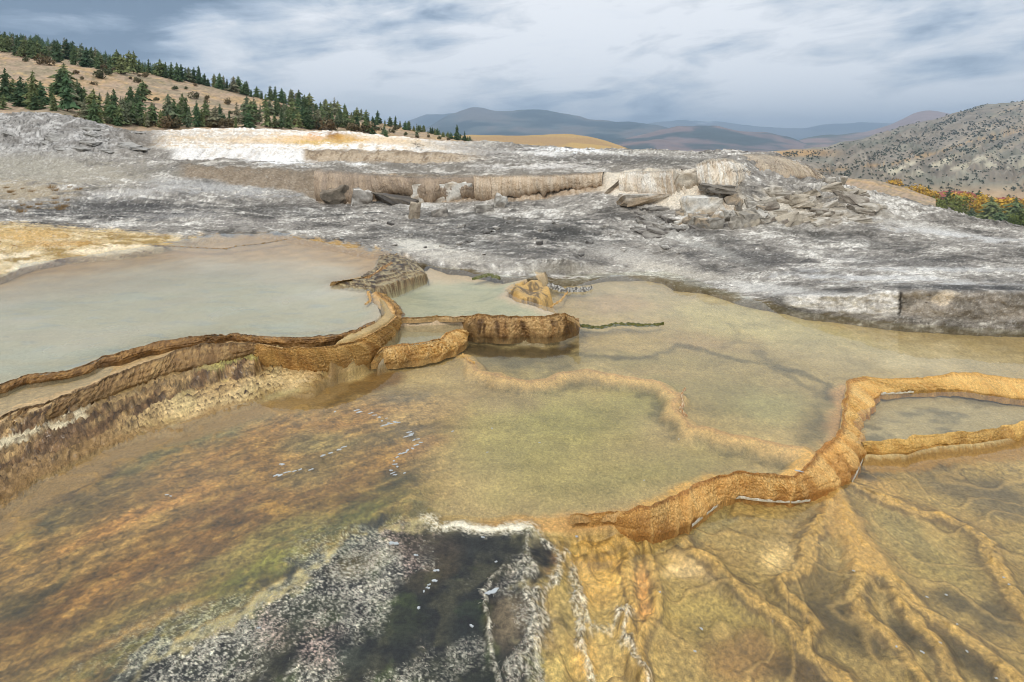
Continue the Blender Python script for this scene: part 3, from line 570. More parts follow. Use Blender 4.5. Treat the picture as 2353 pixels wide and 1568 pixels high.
# ------------------------------------------------------------------ water sheets
def water(name, poly, z, mat, milkfn=None, smooth=1):
    p2 = np.array([W(x, y, z) for x, y in poly])
    tri = tessellate_polygon([[Vector((a, b, 0)) for a, b in p2]])
    bm = bmesh.new(); vs = [bm.verts.new((a, b, z)) for a, b in p2]
    for t in tri:
        try: bm.faces.new([vs[i] for i in t])
        except ValueError: pass
    bmesh.ops.recalc_face_normals(bm, faces=bm.faces)
    for f_ in bm.faces:
        if f_.normal.z < 0: f_.normal_flip()
    me = bpy.data.meshes.new(name); bm.to_mesh(me); bm.free(); me.materials.append(mat)
    at = me.attributes.new('milk', 'FLOAT', 'POINT'); at.data.foreach_set('value', np.full(len(me.vertices), 1.0, np.float32))
    return tag(link(name, me), kind='structure')
M_wA = water_mat('milky_water', .42, C(200, 194, 168), (1, 1, .97), .04, 5)
M_wB = water_mat('pale_water', .2, C(180, 174, 140), (1, 1, .96), .04, 7)
M_wC = water_mat('clear_water', .05, C(170, 164, 130), (.99, 1, .965), .035, 7)
M_wE = water_mat('shallow_water', .04, C(160, 146, 104), (.99, .99, .96), .035, 10)
def water_grid(name, poly, z, mat, cell, farx, fary, band):
    p = WL(poly, z); lo = p.min(0) - .05; hi = p.max(0) + .05; gx = np.arange(lo[0], hi[0], cell); gy = np.arange(lo[1], hi[1], cell)
    GXm, GYm = np.meshgrid(gx, gy); d = sdf(GXm.ravel().astype(np.float32), GYm.ravel().astype(np.float32), p)
    V = np.stack([GXm.ravel(), GYm.ravel(), np.full(d.shape, z)], 1); q_ = gridq(*GXm.shape); q_ = q_[d[q_].max(1) < .035]
    used = np.unique(q_); mp = np.zeros(len(V), int); mp[used] = np.arange(len(used)); V = V[used]; d = d[used]
    ya = HY + (H - z) * F / V[:, 1]; xa = CX + V[:, 0] * F / V[:, 1]; nn = fbm(V[:, 0] * 1.5, V[:, 1] * 1.5, 4, 801)
    mk = ss(0.0, .35, -d + .06 * nn) * .7 + .3; mk = mk * ss(6, band + 10, ya + 10 * nn - np.interp(xa, farx, fary))
    return tag(link(name, mkmesh(name, V, mp[q_], mat, None, extra={'milk': mk})), kind='structure')
water_grid('upper_pool_water', polyA, .270, M_wA, .03, [-400, 0, 100, 200, 340, 480, 650, 740, 830, 900], [650, 634, 612, 602, 584, 574, 574, 582, 596, 606], 34)
water_grid('middle_pool_water', polyB, .200, M_wB, .025, [860, 985, 1100, 1250], [640, 626, 640, 655], 20)
water('ledge_pool_water', [(868, 806), (905, 799), (960, 793), (1010, 784), (1040, 766), (1062, 754), (1050, 744), (925, 744), (905, 752), (900, 780)], .112, M_wB)
water('ledge_pool_water', [(-1000, 1105), (-200, 1012), (0, 956), (60, 936), (130, 912), (200, 889), (250, 862), (265, 840), (200, 852), (100, 876), (60, 880), (0, 900), (-1000, 1030)], .2245, M_wB)
polyC = [(-1100, 1900), (-1050, 1500), (-100, 1230), (0, 1150), (100, 1090), (220, 1025), (350, 985), (500, 945), (620, 905), (720, 885), (780, 850), (850, 826), (900, 815), (960, 815), (1060, 790), (1072, 765), (1200, 765), (1300, 765), (1330, 742), (1290, 722), (1240, 700), (1195, 690), (1180, 676), (1200, 655), (1240, 632), (1330, 628), (1400, 618), (1480, 614), (1545, 622), (1620, 640), (1700, 665), (1850, 700), (1950, 710), (2200, 730), (2353, 738), (2900, 760)] + \
        [(2900, 905), (2700, 903)] + [(x, y + 4) for x, y in r6top[::-1][1:-1]] + [(x + 6, y) for x, y in r5top[::-1][1:]] + [(x, y + 4) for x, y in r4top[::-1][1:]] + [(x, y + 1) for x, y in wrim[::-1]] + [(x + 26, y + 16) for x, y in darkL[1:]] + [(-100, 1900)]
water('main_pool_water', polyC, 0.0, M_wC)
water('right_pool_water', [(1945, 1010), (1950, 930), (1990, 880)] + [(x, y - 14) for x, y in r6base[1:]] + [(2900, 948), (2900, 922)] + [(x, y + 5) for x, y in r7top[::-1]], -.05, M_wE)
water('lower_pool_water', [(1262, 1195)] + [(x, y - 10) for x, y in r4base[1:-2]] + [(1970, 1060)] + [(x, y - 10) for x, y in r7base] + [(2900, 950), (2900, 1900), (1285, 1900), (1262, 1600), (1275, 1480), (1262, 1400), (1268, 1320), (1275, 1260)], -.12, M_wE)
# ------------------------------------------------------------------ rim walls: swept profiles, each one a thing
def rim(name, top, base, zt, zb, label, cols, n=420, m=34, bulge=0.03, inner=.06, lip=.012, bump=.008, flute=.012, seed=0, ffreq=9, cat='pool rim', flip=False, drop=.05, mat=None, roundness=.9, stripes=.6, drip=0, rnd=.5, bf=34, jit=.014, layers=3, sc=.016, lobe=5.5):
    if len(top[0]) == 3:
        T = densify([tuple(WD(*p)) for p in top], n, 6); B = densify([tuple(WD(*p)) for p in base], n, 10)
        zt, zb, T, B = T[:, 2][None, :], B[:, 2][None, :], T[:, :2], B[:, :2]
    else:
        T = densify([(*W(x, y, zt),) for x, y in top], n, 2); B = densify([(*W(x, y, -.125 if callable(zb) else zb),) for x, y in base], n, 6)
    Ln = np.linspace(0, 1, n) * np.linalg.norm(np.diff(T, axis=0), axis=1).sum(); js = 1 if len(top[0]) == 2 else 3
    for A_, k_ in ((T, 1), (B, 2)):
        A_[:, 1] += jit * js * (noise2(Ln * 4 / js, Ln * 0, 390 + seed * 3 + k_) + .7 * noise2(Ln * 13 / js, Ln * 0, 391 + seed * 3 + k_) + .35 * noise2(Ln * 40 / js, Ln * 0, 392 + seed + k_))
    tg = np.gradient(densify(T, n, 12), axis=0); tg /= np.linalg.norm(tg, axis=1)[:, None] + 1e-9
    nrm = np.stack([tg[:, 1], -tg[:, 0]], 1)
    if flip: nrm = -nrm
    for _ in range(10): nrm[1:-1] = (nrm[:-2] + nrm[1:-1] * 2 + nrm[2:]) / 4
    nrm /= np.linalg.norm(nrm, axis=1)[:, None]
    s = np.concatenate([[0], np.cumsum(np.linalg.norm(np.diff(T, axis=0), axis=1))])
    ti = np.concatenate([np.linspace(-1, 0, 8)[:-1], np.linspace(0, 1, m - 11), 1 + np.linspace(0, .3, 5)[1:]])
    SS, TT = np.meshgrid(s, ti); sh = SS.shape; qq = SS / s[-1]
    if callable(zb): B = B * 1.0; zb_ = zb(s / s[-1]); bd = B[:, 1] * (H - zb_) / (H + .125); B = np.stack([B[:, 0] * bd / B[:, 1], bd], 1); zb = zb_[None, :]
    Tx = T[None, :, :]; Bx = B[None, :, :]; Nx = nrm[None, :, :]
    tcl = np.clip(TT, 0, 1)
    if drip: zb = zb - drip * np.abs(noise2(SS * 3, TT * 0, 370 + seed)) * 1.6 - drip * .7 * noise2(SS * 11, TT * 0, 372 + seed)
    fz = zt + (zb - zt) * (rnd * (1 - np.cos(tcl * np.pi / 2)) + (1 - rnd) * tcl)
    hx = np.sin(tcl * np.pi / 2) if roundness > .5 else tcl
    pos = Tx + (Bx - Tx) * hx[..., None] + Nx * (bulge * np.sin(np.pi * tcl) ** .8)[..., None]
    zz = fz.copy()
    inn = TT < 0
    pos = np.where(inn[..., None], Tx + Nx * (TT * inner)[..., None], pos)
    zz = np.where(inn, zt - (TT ** 2) * .06, zz)
    zz += lip * .6 * np.exp(-((TT - .01) / .08) ** 2) * (1 + .8 * noise2(SS * 12, TT * 0, 395 + seed))
    dn = TT > 1
    zz = np.where(dn, zb - (TT - 1) / .3 * drop, zz)
    env = np.clip(1.15 - np.abs(TT - .45), .25, 1)
    fl = noise2(SS * ffreq, TT * .5, 300 + seed) * flute + noise2(SS * ffreq * 3, TT * 1.2, 310 + seed) * flute * .5
    p3 = np.concatenate([pos, zz[..., None]], -1); al = np.concatenate([np.zeros((1, n)), np.cumsum(np.linalg.norm(np.diff(p3, axis=0), axis=2), axis=0)], 0)
    u = SS; vv = al.mean(1, keepdims=True) + 0 * SS if n > 0 else al
    bb = (fbm(u * bf, vv * bf, 3, 320 + seed) * 1.1 + noise2(u * bf * 3, vv * bf * 3, 323 + seed) * .5) * bump * (1 + .9 * noise2(u * 3, vv * 5, 412 + seed))
    wv = noise2(SS * 3.2, TT * 0, 330 + seed) * lip * .8
    grv = 0 * TT; hh_ = al[-6:-5, :] * np.ones_like(al) + 1e-6
    for g_ in range(layers):
        c_g = (.10 + .30 * g_) + .07 * noise2(SS * 2.2, TT * 0, 396 + g_ + seed) + .03 * noise2(SS * 9, TT * 0, 397 + g_ + seed)
        grv = grv + np.exp(-((tcl - c_g) / .035) ** 2) * ss(-.25, .25, noise2(SS * 2.6, TT * 0, 398 + g_ * 3 + seed)) * (1 if g_ == 0 else .6)
    lat = (fl * np.sin(np.pi * tcl) * env + bb * env * ss(-1, -.2, TT))
    scl = (1 - 2.4 * np.abs(noise2(SS * lobe + .6 * noise2(SS * 2.3, TT * .6, 405 + seed), TT * .35, 406 + seed))); crev = ss(.45, .95, scl * -1 + .0) ; lat = lat - sc * (1 - np.clip(scl, -1, 1)) * (TT > -.5) + sc * .5
    lat = lat - grv * abs(bump) * 1.3 * (TT > 0) * (TT < 1)
    pos = pos + Nx * lat[..., None]; zz = zz + bb * .6 * ss(-1.0, -.3, TT) * (TT < 1) + wv * np.exp(-(TT / .3) ** 2)
    V = np.concatenate([pos, zz[..., None]], -1).reshape(-1, 3)
    k = dict(main=(170, 124, 66), dark=(104, 72, 38), light=(200, 160, 96), lipc=(120, 86, 42), low=(126, 88, 44)); k.update(cols)
    c = np.zeros((V.shape[0], 3), np.float32); c[:] = C(*k['main'])
    st_ = fbm(SS * 11, TT * .7, 4, 340 + seed).ravel() * 1.2; sp = fbm(u * bf * 1.5, vv * bf * 1.5, 3, 350 + seed).ravel(); t_ = TT.ravel()
    if 'turn' in k: w2_ = ss(*k['turn'], qq.ravel()); c = mixc(c, w2_, C(*k['main2'])); DK = mixc(np.repeat([C(*k['dark'])], len(c), 0), w2_, C(*k['dark2'])); LT = mixc(np.repeat([C(*k['light'])], len(c), 0), w2_, C(*k['light2']))
    else: DK, LT = C(*k['dark']), C(*k['light'])
    c = mixc(c, ss(-.05, .5, .75 * st_ + .45 * sp + .5 * fbm(SS * 2.6, TT * 2.2, 3, 380 + seed).ravel()) * stripes * ss(.05, .3, t_), DK)
    c = mixc(c, ss(.05, .5, -st_ + .35 * sp + fbm(SS * 3, TT, 2, 360 + seed).ravel() * .5) * .7, LT)
    c = mixc(c, ss(.11, .03, np.abs(t_ - .03) + .05 * sp) * max(.75, k.get('lipamt', .85)), C(*k['lipc']))
    c = mixc(c, ss(-.12, -.4, t_), C(*k.get('inner', (206, 172, 122))))
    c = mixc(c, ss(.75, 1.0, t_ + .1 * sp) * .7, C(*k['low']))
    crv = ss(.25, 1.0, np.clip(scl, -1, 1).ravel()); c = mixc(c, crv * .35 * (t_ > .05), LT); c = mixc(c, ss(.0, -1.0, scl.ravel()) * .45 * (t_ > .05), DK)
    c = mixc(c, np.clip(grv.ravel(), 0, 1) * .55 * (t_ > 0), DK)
    c = mixc(c, ss(.06, .16, t_) * ss(.5, .25, t_) * ss(-.3, .4, st_ * -1 + sp) * .4, LT)
    c *= (1 + .36 * sp + .18 * st_ + .2 * fbm(SS * 1.7, TT * .5, 3, 410 + seed).ravel())[:, None]
    o = link(name, mkmesh(name, V, gridq(*sh)[:, ::(1 if flip else -1)], mat or M_rim, np.clip(c, .01, .9)))
    return tag(o, label, cat)
M_rim = base_mat('rim_travertine', rough=.6, bump=.7, bscale=130, var=.3, spec=.35, coat=.08, vscale=90, bdist=.008, fine=230, finev=.35)
brown = dict(main=(166, 124, 70), dark=(112, 82, 48), light=(190, 150, 92), lipc=(118, 84, 40), low=(128, 92, 50))
rim('pool_rim', rimA[:-4], [(x, y + 15 + (6 if x < 450 else 0)) for x, y in rimA[:-4]], .272, .225, 'long dark brown beaded lip holding back the milky upper left pool', dict(main=(128, 92, 48), dark=(92, 64, 32), light=(168, 126, 70), lipc=(112, 80, 40), low=(104, 80, 48)), n=900, m=26, bulge=.012, flute=.006, bump=.012, seed=1, inner=.04, drop=.03, lip=.008)
rim('pool_rim', lip2, [(x, y + 4) for x, y in base2], .236, .15, 'second dark wavy lip below the milky pool, with a narrow ledge pool behind it', dict(main=(140, 106, 62), dark=(96, 70, 40), light=(176, 142, 90), lipc=(92, 68, 34), low=(110, 84, 52)), n=800, m=30, bulge=.012, flute=.012, bump=.012, seed=2, inner=.05, drop=.03)
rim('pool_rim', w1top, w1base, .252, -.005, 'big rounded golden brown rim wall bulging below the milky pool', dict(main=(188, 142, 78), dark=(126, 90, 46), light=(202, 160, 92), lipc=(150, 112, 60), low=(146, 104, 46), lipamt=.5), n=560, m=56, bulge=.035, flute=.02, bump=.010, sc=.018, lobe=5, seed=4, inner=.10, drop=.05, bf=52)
rim('pool_rim', r2top, r2base, .206, -.005, 'striped brown rim wall of the middle pool with moss at its right end', dict(main=(168, 128, 78), dark=(88, 62, 32), light=(196, 160, 106), lipc=(120, 84, 34), low=(96, 66, 30)), n=520, m=44, bulge=.018, flute=.016, bump=.009, seed=5, inner=.03, drop=.05, stripes=1.0)
rim('pool_rim', r3top, r3base, .118, -.005, 'pale golden rim of the small ledge pool beneath the middle pool', dict(main=(206, 162, 92), dark=(160, 116, 62), light=(220, 184, 122), lipc=(156, 112, 56), low=(150, 108, 58)), n=420, m=36, bulge=.02, flute=.03, bump=.012, seed=6, inner=.05, drop=.05, flip=True, ffreq=14, bf=48)
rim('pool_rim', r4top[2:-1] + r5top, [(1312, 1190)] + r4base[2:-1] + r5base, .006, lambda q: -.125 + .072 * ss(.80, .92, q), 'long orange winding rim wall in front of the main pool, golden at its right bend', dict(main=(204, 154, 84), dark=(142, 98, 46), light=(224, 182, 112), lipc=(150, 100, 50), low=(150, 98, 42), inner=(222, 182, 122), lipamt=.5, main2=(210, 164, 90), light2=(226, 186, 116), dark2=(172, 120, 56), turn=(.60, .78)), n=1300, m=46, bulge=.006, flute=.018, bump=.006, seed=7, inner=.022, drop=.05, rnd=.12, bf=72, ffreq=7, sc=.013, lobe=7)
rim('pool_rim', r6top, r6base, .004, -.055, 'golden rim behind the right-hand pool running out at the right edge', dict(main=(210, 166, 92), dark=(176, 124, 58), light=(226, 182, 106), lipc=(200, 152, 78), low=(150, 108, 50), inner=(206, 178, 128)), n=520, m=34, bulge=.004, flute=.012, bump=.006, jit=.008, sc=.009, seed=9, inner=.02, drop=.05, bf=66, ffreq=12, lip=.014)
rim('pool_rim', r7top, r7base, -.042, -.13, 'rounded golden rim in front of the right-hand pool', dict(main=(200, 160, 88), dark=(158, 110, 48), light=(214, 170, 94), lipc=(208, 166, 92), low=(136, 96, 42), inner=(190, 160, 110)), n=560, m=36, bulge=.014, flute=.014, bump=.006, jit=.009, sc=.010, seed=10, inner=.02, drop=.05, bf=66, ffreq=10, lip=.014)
rim('pool_rim', [(762, 650), (790, 646), (830, 640), (862, 630), (882, 612), (900, 602)], [(765, 654), (800, 659), (840, 663), (872, 664), (900, 655), (930, 642)], .31, .2, 'dark stepped sinter tongue between the milky pool and the middle pool', brown, n=200, m=24, bulge=.02, flute=.02, bump=.012, seed=11, inner=.08, drop=.04)
# thin crusts standing just out of the water
def crust(pts, z, wd, h, cols, label, cat='mineral crust', seed=0, n=160, name='mineral_crust', mat=None):
    T = densify([(*W(x, y, z),) for x, y in pts], n, 1); tg = np.gradient(T, axis=0); tg /= np.linalg.norm(tg, axis=1)[:, None] + 1e-9
    nm = np.stack([tg[:, 1], -tg[:, 0]], 1); s = np.linspace(0, 1, n) * np.linalg.norm(np.diff(T, axis=0), axis=1).sum()
    th = np.linspace(-1, 1, 9); SS, TH = np.meshgrid(s, th)
    ww = wd * (.45 + .9 * np.abs(noise2(SS * 11, TH * 0, seed + 400)) + .25 * noise2(SS * 50, TH * 1.5, seed + 401)) * np.minimum(1, np.minimum(SS, s[-1] - SS) / (wd * 2) + .05)
    pos = T[None] + nm[None] * (ww * TH)[..., None]
    zz = z - .012 + (h + .012) * np.sqrt(np.clip(1 - TH ** 2, 0, 1)) * (.6 + .6 * noise2(SS * 24, TH, seed + 402)) 
    V = np.concatenate([pos, zz[..., None]], -1).reshape(-1, 3)
    m_ = fbm(SS * 30, TH * 2, 3, seed + 403).ravel(); c = lerp(np.array(C(*cols[0]))[None], np.array(C(*cols[1]))[None], ss(-.3, .3, m_)[:, None])
    return tag(link(name, mkmesh(name, V, gridq(*SS.shape)[:, ::-1], mat or M_rim, c)), label, cat)
crust([(1318, 742), (1345, 750), (1380, 752), (1410, 745), (1450, 744), (1480, 747), (1526, 744)], 0, .05, .02, ((70, 74, 26), (96, 92, 34)), 'mossy green crust line trailing right from the striped rim', seed=1, cat='moss crust')
crust([(1576, 890), (1566, 905), (1570, 925), (1562, 940), (1580, 955)], 0, .012, .015, ((172, 116, 60), (214, 190, 150)), 'short rusty crust edge on the bend of the submerged ridge', seed=2)
crust([(1262, 706), (1290, 690), (1300, 675), (1315, 662)], 0, .02, .02, ((214, 176, 110), (196, 150, 90)), 'thin golden crust leading from the middle pool corner to the grey spit', seed=3)
crust([(1245, 648), (1270, 660), (1300, 668), (1340, 667), (1362, 662)], .01, .07, .05, ((92, 88, 82), (190, 186, 176)), 'grey white rock spit reaching into the pool', seed=4, cat='rock spit', name='rock_spit')
crust([(1085, 642), (1105, 636), (1125, 632), (1150, 640)], .2, .05, .03, ((86, 92, 36), (120, 116, 80)), 'small mossy green crust at the far shore of the middle pool', seed=5, cat='moss crust')
crust([(845, 668), (852, 690), (838, 700)], .27, .025, .02, ((212, 168, 102), (190, 146, 84)), 'tiny knobbly golden crust at the corner of the milky pool', seed=6)
crust([(345, 563), (400, 566), (470, 570), (520, 572), (540, 566), (600, 560), (660, 550)], .27, .035, .012, ((112, 88, 52), (168, 140, 96)), 'thin brown crust line along the far shore of the milky pool', seed=7)
crust([(1062, 812), (1075, 826), (1092, 834)], 0, .012, .012, ((200, 150, 80), (214, 176, 110)), 'small orange crust where the submerged ridge begins', seed=8)
crust([(1000, 1100), (1003, 1098)], 0, .001, .001, ((200, 150, 80), (214, 176, 110)), 'x', seed=9) if False else None

# white bacterial filaments lying on the dark mats and ribs
rs_ = np.random.RandomState(77); M_fil = base_mat('filament_white', .8, 0, 30, .2, .3, vertex=True)
w_map = (np.clip(tuft * .25 + fil * 1.0, 0, 1) * ss(.02, -.05, sD) + np.clip(rib, 0, 1) * .4 + .04 * fr2) * ((PY < 1720) & (PX > -60) & (PX < 1560)); w_map = w_map * D * D
cdf = np.cumsum(w_map); cdf /= cdf[-1]; NF = 7000; pick = np.searchsorted(cdf, rs_.rand(NF)); VV, QQ, CC = [], [], []
SG = 5
for k, i0 in enumerate(pick):
    x, y, z = X[i0] + rs_.randn() * .004, Y[i0] + rs_.randn() * .004, Z[i0] + .003; a = rs_.rand() * 6.28; L_ = rs_.uniform(.005, .018) * (.6 + .4 * y / 2.5) / SG; wd = rs_.uniform(.0004, .0009); b0 = len(VV); tone_ = rs_.uniform(.4, .95); pk = rs_.rand() < .3
    cc_ = np.array(C(216, 196, 180) if pk else C(214, 210, 190)) * tone_
    for j in range(SG + 1):
        ca, sa = math.cos(a), math.sin(a); w2 = wd * (1 - .5 * j / SG); hz_ = z + .003 * math.sin(j / SG * 3.14)
        VV += [(x - sa * w2, y + ca * w2, hz_), (x + sa * w2, y - ca * w2, hz_ + .0006)]; CC += [cc_, cc_]; x += ca * L_; y += sa * L_; a += rs_.randn() * .55
    QQ += [(b0 + 2 * j, b0 + 2 * j + 1, b0 + 2 * j + 3, b0 + 2 * j + 2) for j in range(SG)]
tag(link('mat_filaments', mkmesh('mat_filaments', VV, QQ, M_fil, np.array(CC), smooth=True)), 'tangled white filaments on the dark microbial mat at the bottom', kind='stuff')
# ================================================================== LOFTED LAND: traced level lines, each with its distance
def sm(a, k):
    for _ in range(k):
        b = a.copy(); b[1:-1] = (a[:-2] + 2 * a[1:-1] + a[2:]) / 4; a = b
    return a
class Loft:
    """lines: list of (points, ) with points (x, y, d); rows: rows between successive lines"""
    def __init__(s, lines, x0, x1, ncol, rows, smooth=6, jag=0.0, power=None):
        s.xs = np.linspace(x0, x1, ncol); s.x0, s.x1, s.ncol = x0, x1, ncol
        Ys, Ds = [], []
        for ln in lines:
            p = np.array(ln, float); Ys.append(sm(np.interp(s.xs, p[:, 0], p[:, 1]), smooth)); Ds.append(sm(np.interp(s.xs, p[:, 0], p[:, 2]), smooth))
        Ds = np.array(Ds); Ys = np.array(Ys); Zs = H - (Ys - HY) * Ds / F
        for k in range(1, len(Ds)): Ds[k] = np.maximum(Ds[k], Ds[k - 1] + 0.002)
        s.Ds, s.Zs = Ds, Zs
        t = [np.linspace(k, k + 1, r + 1)[:-1] for k, r in enumerate(rows)]; s.t = np.concatenate(t + [[len(rows)]])
        k = np.minimum(s.t.astype(int), len(rows) - 1); f = (s.t - k)[:, None]
        s.D = Ds[k] * (1 - f) + Ds[k + 1] * f; s.Z = Zs[k] * (1 - f) + Zs[k + 1] * f
        s.D = s.D.astype(np.float32); s.Z = s.Z.astype(np.float32); s.nr = len(s.t)
        s.XX = ((s.xs - CX) / F)[None, :] * s.D
        s.T = np.repeat(s.t[:, None], ncol, 1)
        s.PXX = np.repeat(s.xs[None, :], s.nr, 0)
        s.dd = np.zeros_like(s.D)
    def smooth_rows(s, n):
        for _ in range(n):
            for a in (s.D, s.Z): a[1:-1] = (a[:-2] + 2 * a[1:-1] + a[2:]) / 4
    def PY(s): return HY + (H - s.Z) * F / s.D
    def verts(s): return np.stack([((s.xs - CX) / F)[None, :] * s.D, s.D, s.Z], -1).reshape(-1, 3)
    def at(s, x, y, lo=0, hi=None):
        """3-D point of the surface seen at picture point (x, y), nearest one first"""
        c = int(round((x - s.x0) / (s.x1 - s.x0) * (s.ncol - 1))); c = min(max(c, 0), s.ncol - 1)
        pyc = HY + (H - s.Z[:, c]) * F / s.D[:, c]
        idx = np.where((pyc[:-1] >= y) & (pyc[1:] < y))[0]
        if len(idx) == 0:
            i = int(np.argmin(np.abs(pyc - y))); d = s.D[i, c]; z = s.Z[i, c]
        else:
            i = idx[0]; f = (pyc[i] - y) / (pyc[i] - pyc[i + 1] + 1e-9); d = s.D[i, c] * (1 - f) + s.D[i + 1, c] * f; z = s.Z[i, c] * (1 - f) + s.Z[i + 1, c] * f
        return ((x - CX) / F * d, d, z)
    def build(s, name, mat, col, kind='structure'):
        return tag(link(name, mkmesh(name, s.verts(), gridq(s.nr, s.ncol), mat, np.clip(col, .01, .95))), kind=kind)
# ---- grey travertine mound with its broken terraces
shore = [(-450, 700), (-200, 665), (0, 640), (60, 612), (150, 592), (250, 584), (320, 576), (400, 560), (480, 545), (560, 535), (620, 537), (650, 540), (740, 558), (830, 575), (870, 582), (930, 592), (985, 612), (1080, 622), (1110, 630), (1160, 640), (1230, 640), (1250, 646), (1330, 645),
         (1400, 635), (1480, 631), (1530, 640), (1548, 655), (1620, 665), (1700, 690), (1800, 712), (1850, 724), (1950, 737), (2050, 750), (2200, 760), (2353, 768), (2850, 795)]
def shz(x): return .27 if x < 985 else (.2 if x < 1245 else 0.0)
def L(pts, off=0, dz=0): return [(x, y + off, (H - shz(x) - dz) * F / (y + off - HY)) for x, y in pts]
ln = [
 L(shore, 26, -.16), L(shore, 2, -.01),
 [(-450, 690, 5.5), (0, 632, 6.5), (340, 570, 8.2), (560, 531, 9.6), (740, 553, 8.8), (900, 583, 7.8), (1000, 607, 7.2), (1200, 634, 6.7), (1300, 636, 7.5), (1530, 628, 7.6), (1650, 658, 6.9), (1750, 676, 6.4), (1800, 684, 6.05), (1850, 680, 5.9), (1900, 677, 5.78), (2000, 672, 5.6), (2080, 668, 5.5), (2200, 672, 5.42), (2353, 678, 5.32), (2850, 700, 5.0)],
 [(-450, 545, 7.6), (0, 545, 7.9), (250, 560, 8.1), (400, 545, 9.0), (560, 520, 10.05), (740, 542, 9.1), (900, 573, 8.0), (1000, 592, 7.45), (1100, 605, 7.1), (1250, 600, 7.2), (1400, 600, 7.9), (1530, 606, 7.9), (1700, 638, 7.0), (1850, 645, 6.6), (2050, 645, 6.3), (2353, 650, 5.95), (2850, 665, 5.6)],
 [(-450, 520, 9.3), (0, 505, 10.2), (250, 520, 10.0), (400, 515, 10.4), (560, 498, 11.3), (740, 510, 10.6), (900, 530, 9.5), (1100, 545, 8.7), (1300, 535, 9.1), (1500, 560, 8.5), (1700, 585, 7.9), (1900, 590, 7.6), (2100, 590, 7.4), (2353, 600, 7.0), (2850, 615, 6.6)],
 [(-450, 480, 11.6), (0, 470, 12.6), (250, 480, 12.2), (500, 475, 12.8), (720, 475, 12.6), (900, 490, 11.7), (1100, 500, 11), (1300, 490, 11), (1450, 490, 10.6), (1600, 520, 9.4), (1750, 540, 8.9), (1900, 535, 8.95), (2100, 550, 8.5), (2353, 560, 8.3), (2850, 575, 7.8)],
 [(-450, 440, 13.5), (0, 425, 14.5), (250, 425, 14.8), (420, 408, 16), (500, 414, 15.5), (600, 430, 14.5), (700, 445, 13.8), (740, 463, 13), (900, 466, 12.8), (1090, 462, 12.6), (1250, 458, 12.2), (1370, 444, 12), (1450, 455, 11.4), (1580, 484, 10.3), (1650, 500, 9.9), (1750, 512, 9.55), (1900, 508, 9.7), (2050, 520, 9.35), (2200, 528, 9.15), (2353, 538, 9), (2850, 552, 8.6)],
 [(-450, 410, 15), (0, 400, 16), (250, 400, 16.5), (420, 376, 17.0), (600, 385, 15.2), (740, 392, 13.9), (900, 402, 13.25), (1090, 403, 13.1), (1250, 402, 12.75), (1370, 400, 12.6), (1450, 390, 12.2), (1580, 388, 11.3), (1650, 382, 11.0), (1700, 392, 10.9), (1760, 430, 10.6), (1900, 428, 11), (1940, 426, 11.1), (2000, 440, 10.8), (2100, 466, 10.4), (2200, 490, 10), (2280, 505, 9.8), (2353, 518, 9.6), (2850, 560, 9)],
 [(-450, 330, 18), (0, 345, 18), (150, 350, 18), (300, 362, 18.3), (420, 367, 18.6), (700, 371, 18), (850, 377, 17.2), (1000, 374, 17), (1100, 371, 17), (1250, 375, 15.7), (1450, 374, 14.8), (1600, 367, 13.7), (1700, 362, 13.1), (1760, 388, 12.5), (1880, 414, 12.3), (1940, 428, 12.3), (2000, 446, 12), (2100, 475, 11.6), (2200, 502, 11.2), (2353, 534, 10.8), (2850, 600, 10)],
 [(-450, 290, 20), (0, 300, 20), (150, 305, 20), (280, 325, 20), (340, 347, 20), (420, 341, 19.4), (700, 341, 18.8), (900, 346, 18), (1000, 351, 18), (1090, 354, 18.3), (1250, 358, 18), (1450, 360, 17), (1600, 357, 16), (1700, 355.5, 15.2), (1780, 362, 14), (1840, 378, 13.6), (1890, 404, 13.2), (1940, 434, 13.2), (2000, 458, 13), (2353, 560, 12), (2850, 640, 11)],
 [(-450, 266, 22), (0, 268, 21.5), (150, 274, 21.5), (280, 305, 21.5), (340, 331, 21.5), (420, 327, 22), (700, 327, 22), (900, 333, 22), (1090, 340, 22), (1250, 345.5, 22), (1450, 351, 21), (1600, 352, 19.5), (1700, 353.5, 17.5), (1780, 360, 15.5), (1840, 380, 15), (1890, 412, 15), (1940, 446, 15), (2000, 475, 15), (2353, 600, 14), (2850, 700, 13)],
 [(-450, 262, 23), (0, 262, 22.5), (60, 261, 22.5), (130, 266, 22.5), (200, 279, 22.8), (260, 295, 23.5), (300, 298, 24.5), (500, 294, 26), (640, 297, 26), (750, 300, 26), (870, 311, 25.5), (960, 321, 25.5), (1100, 325, 26), (1200, 329, 26), (1290, 340, 26), (1450, 345.5, 25), (1600, 349, 22), (1700, 352.5, 19.5), (1780, 360, 17.5), (1840, 385, 17), (1890, 420, 17), (2000, 500, 17), (2353, 640, 16), (2850, 760, 15)],
]
ln.append([(x, y + 60 + (40 if x > 1700 else 0), d + 9) for x, y, d in ln[-1]])
ln.append([(x, y + 260, d + 30) for x, y, d in ln[-2]])
T_ = Loft(ln, -900, 2850, 1120, [6, 26, 34, 46, 40, 36, 56, 34, 26, 26, 26, 8, 4], 5)
T_.smooth_rows(3)
PXt = T_.PXX; PYt = T_.PY(); Xt, Dt = T_.XX, T_.D
Tt = T_.T
sc_ = Dt / 9.0
land = ss(1.0, 1.6, Tt)
q1 = fbm(Xt * .55, Dt * .9, 4, 501); q2 = fbm(Xt * 2.2, Dt * 4.5, 5, 503); q3 = fbm(Xt * 5, Dt * 9, 4, 505)
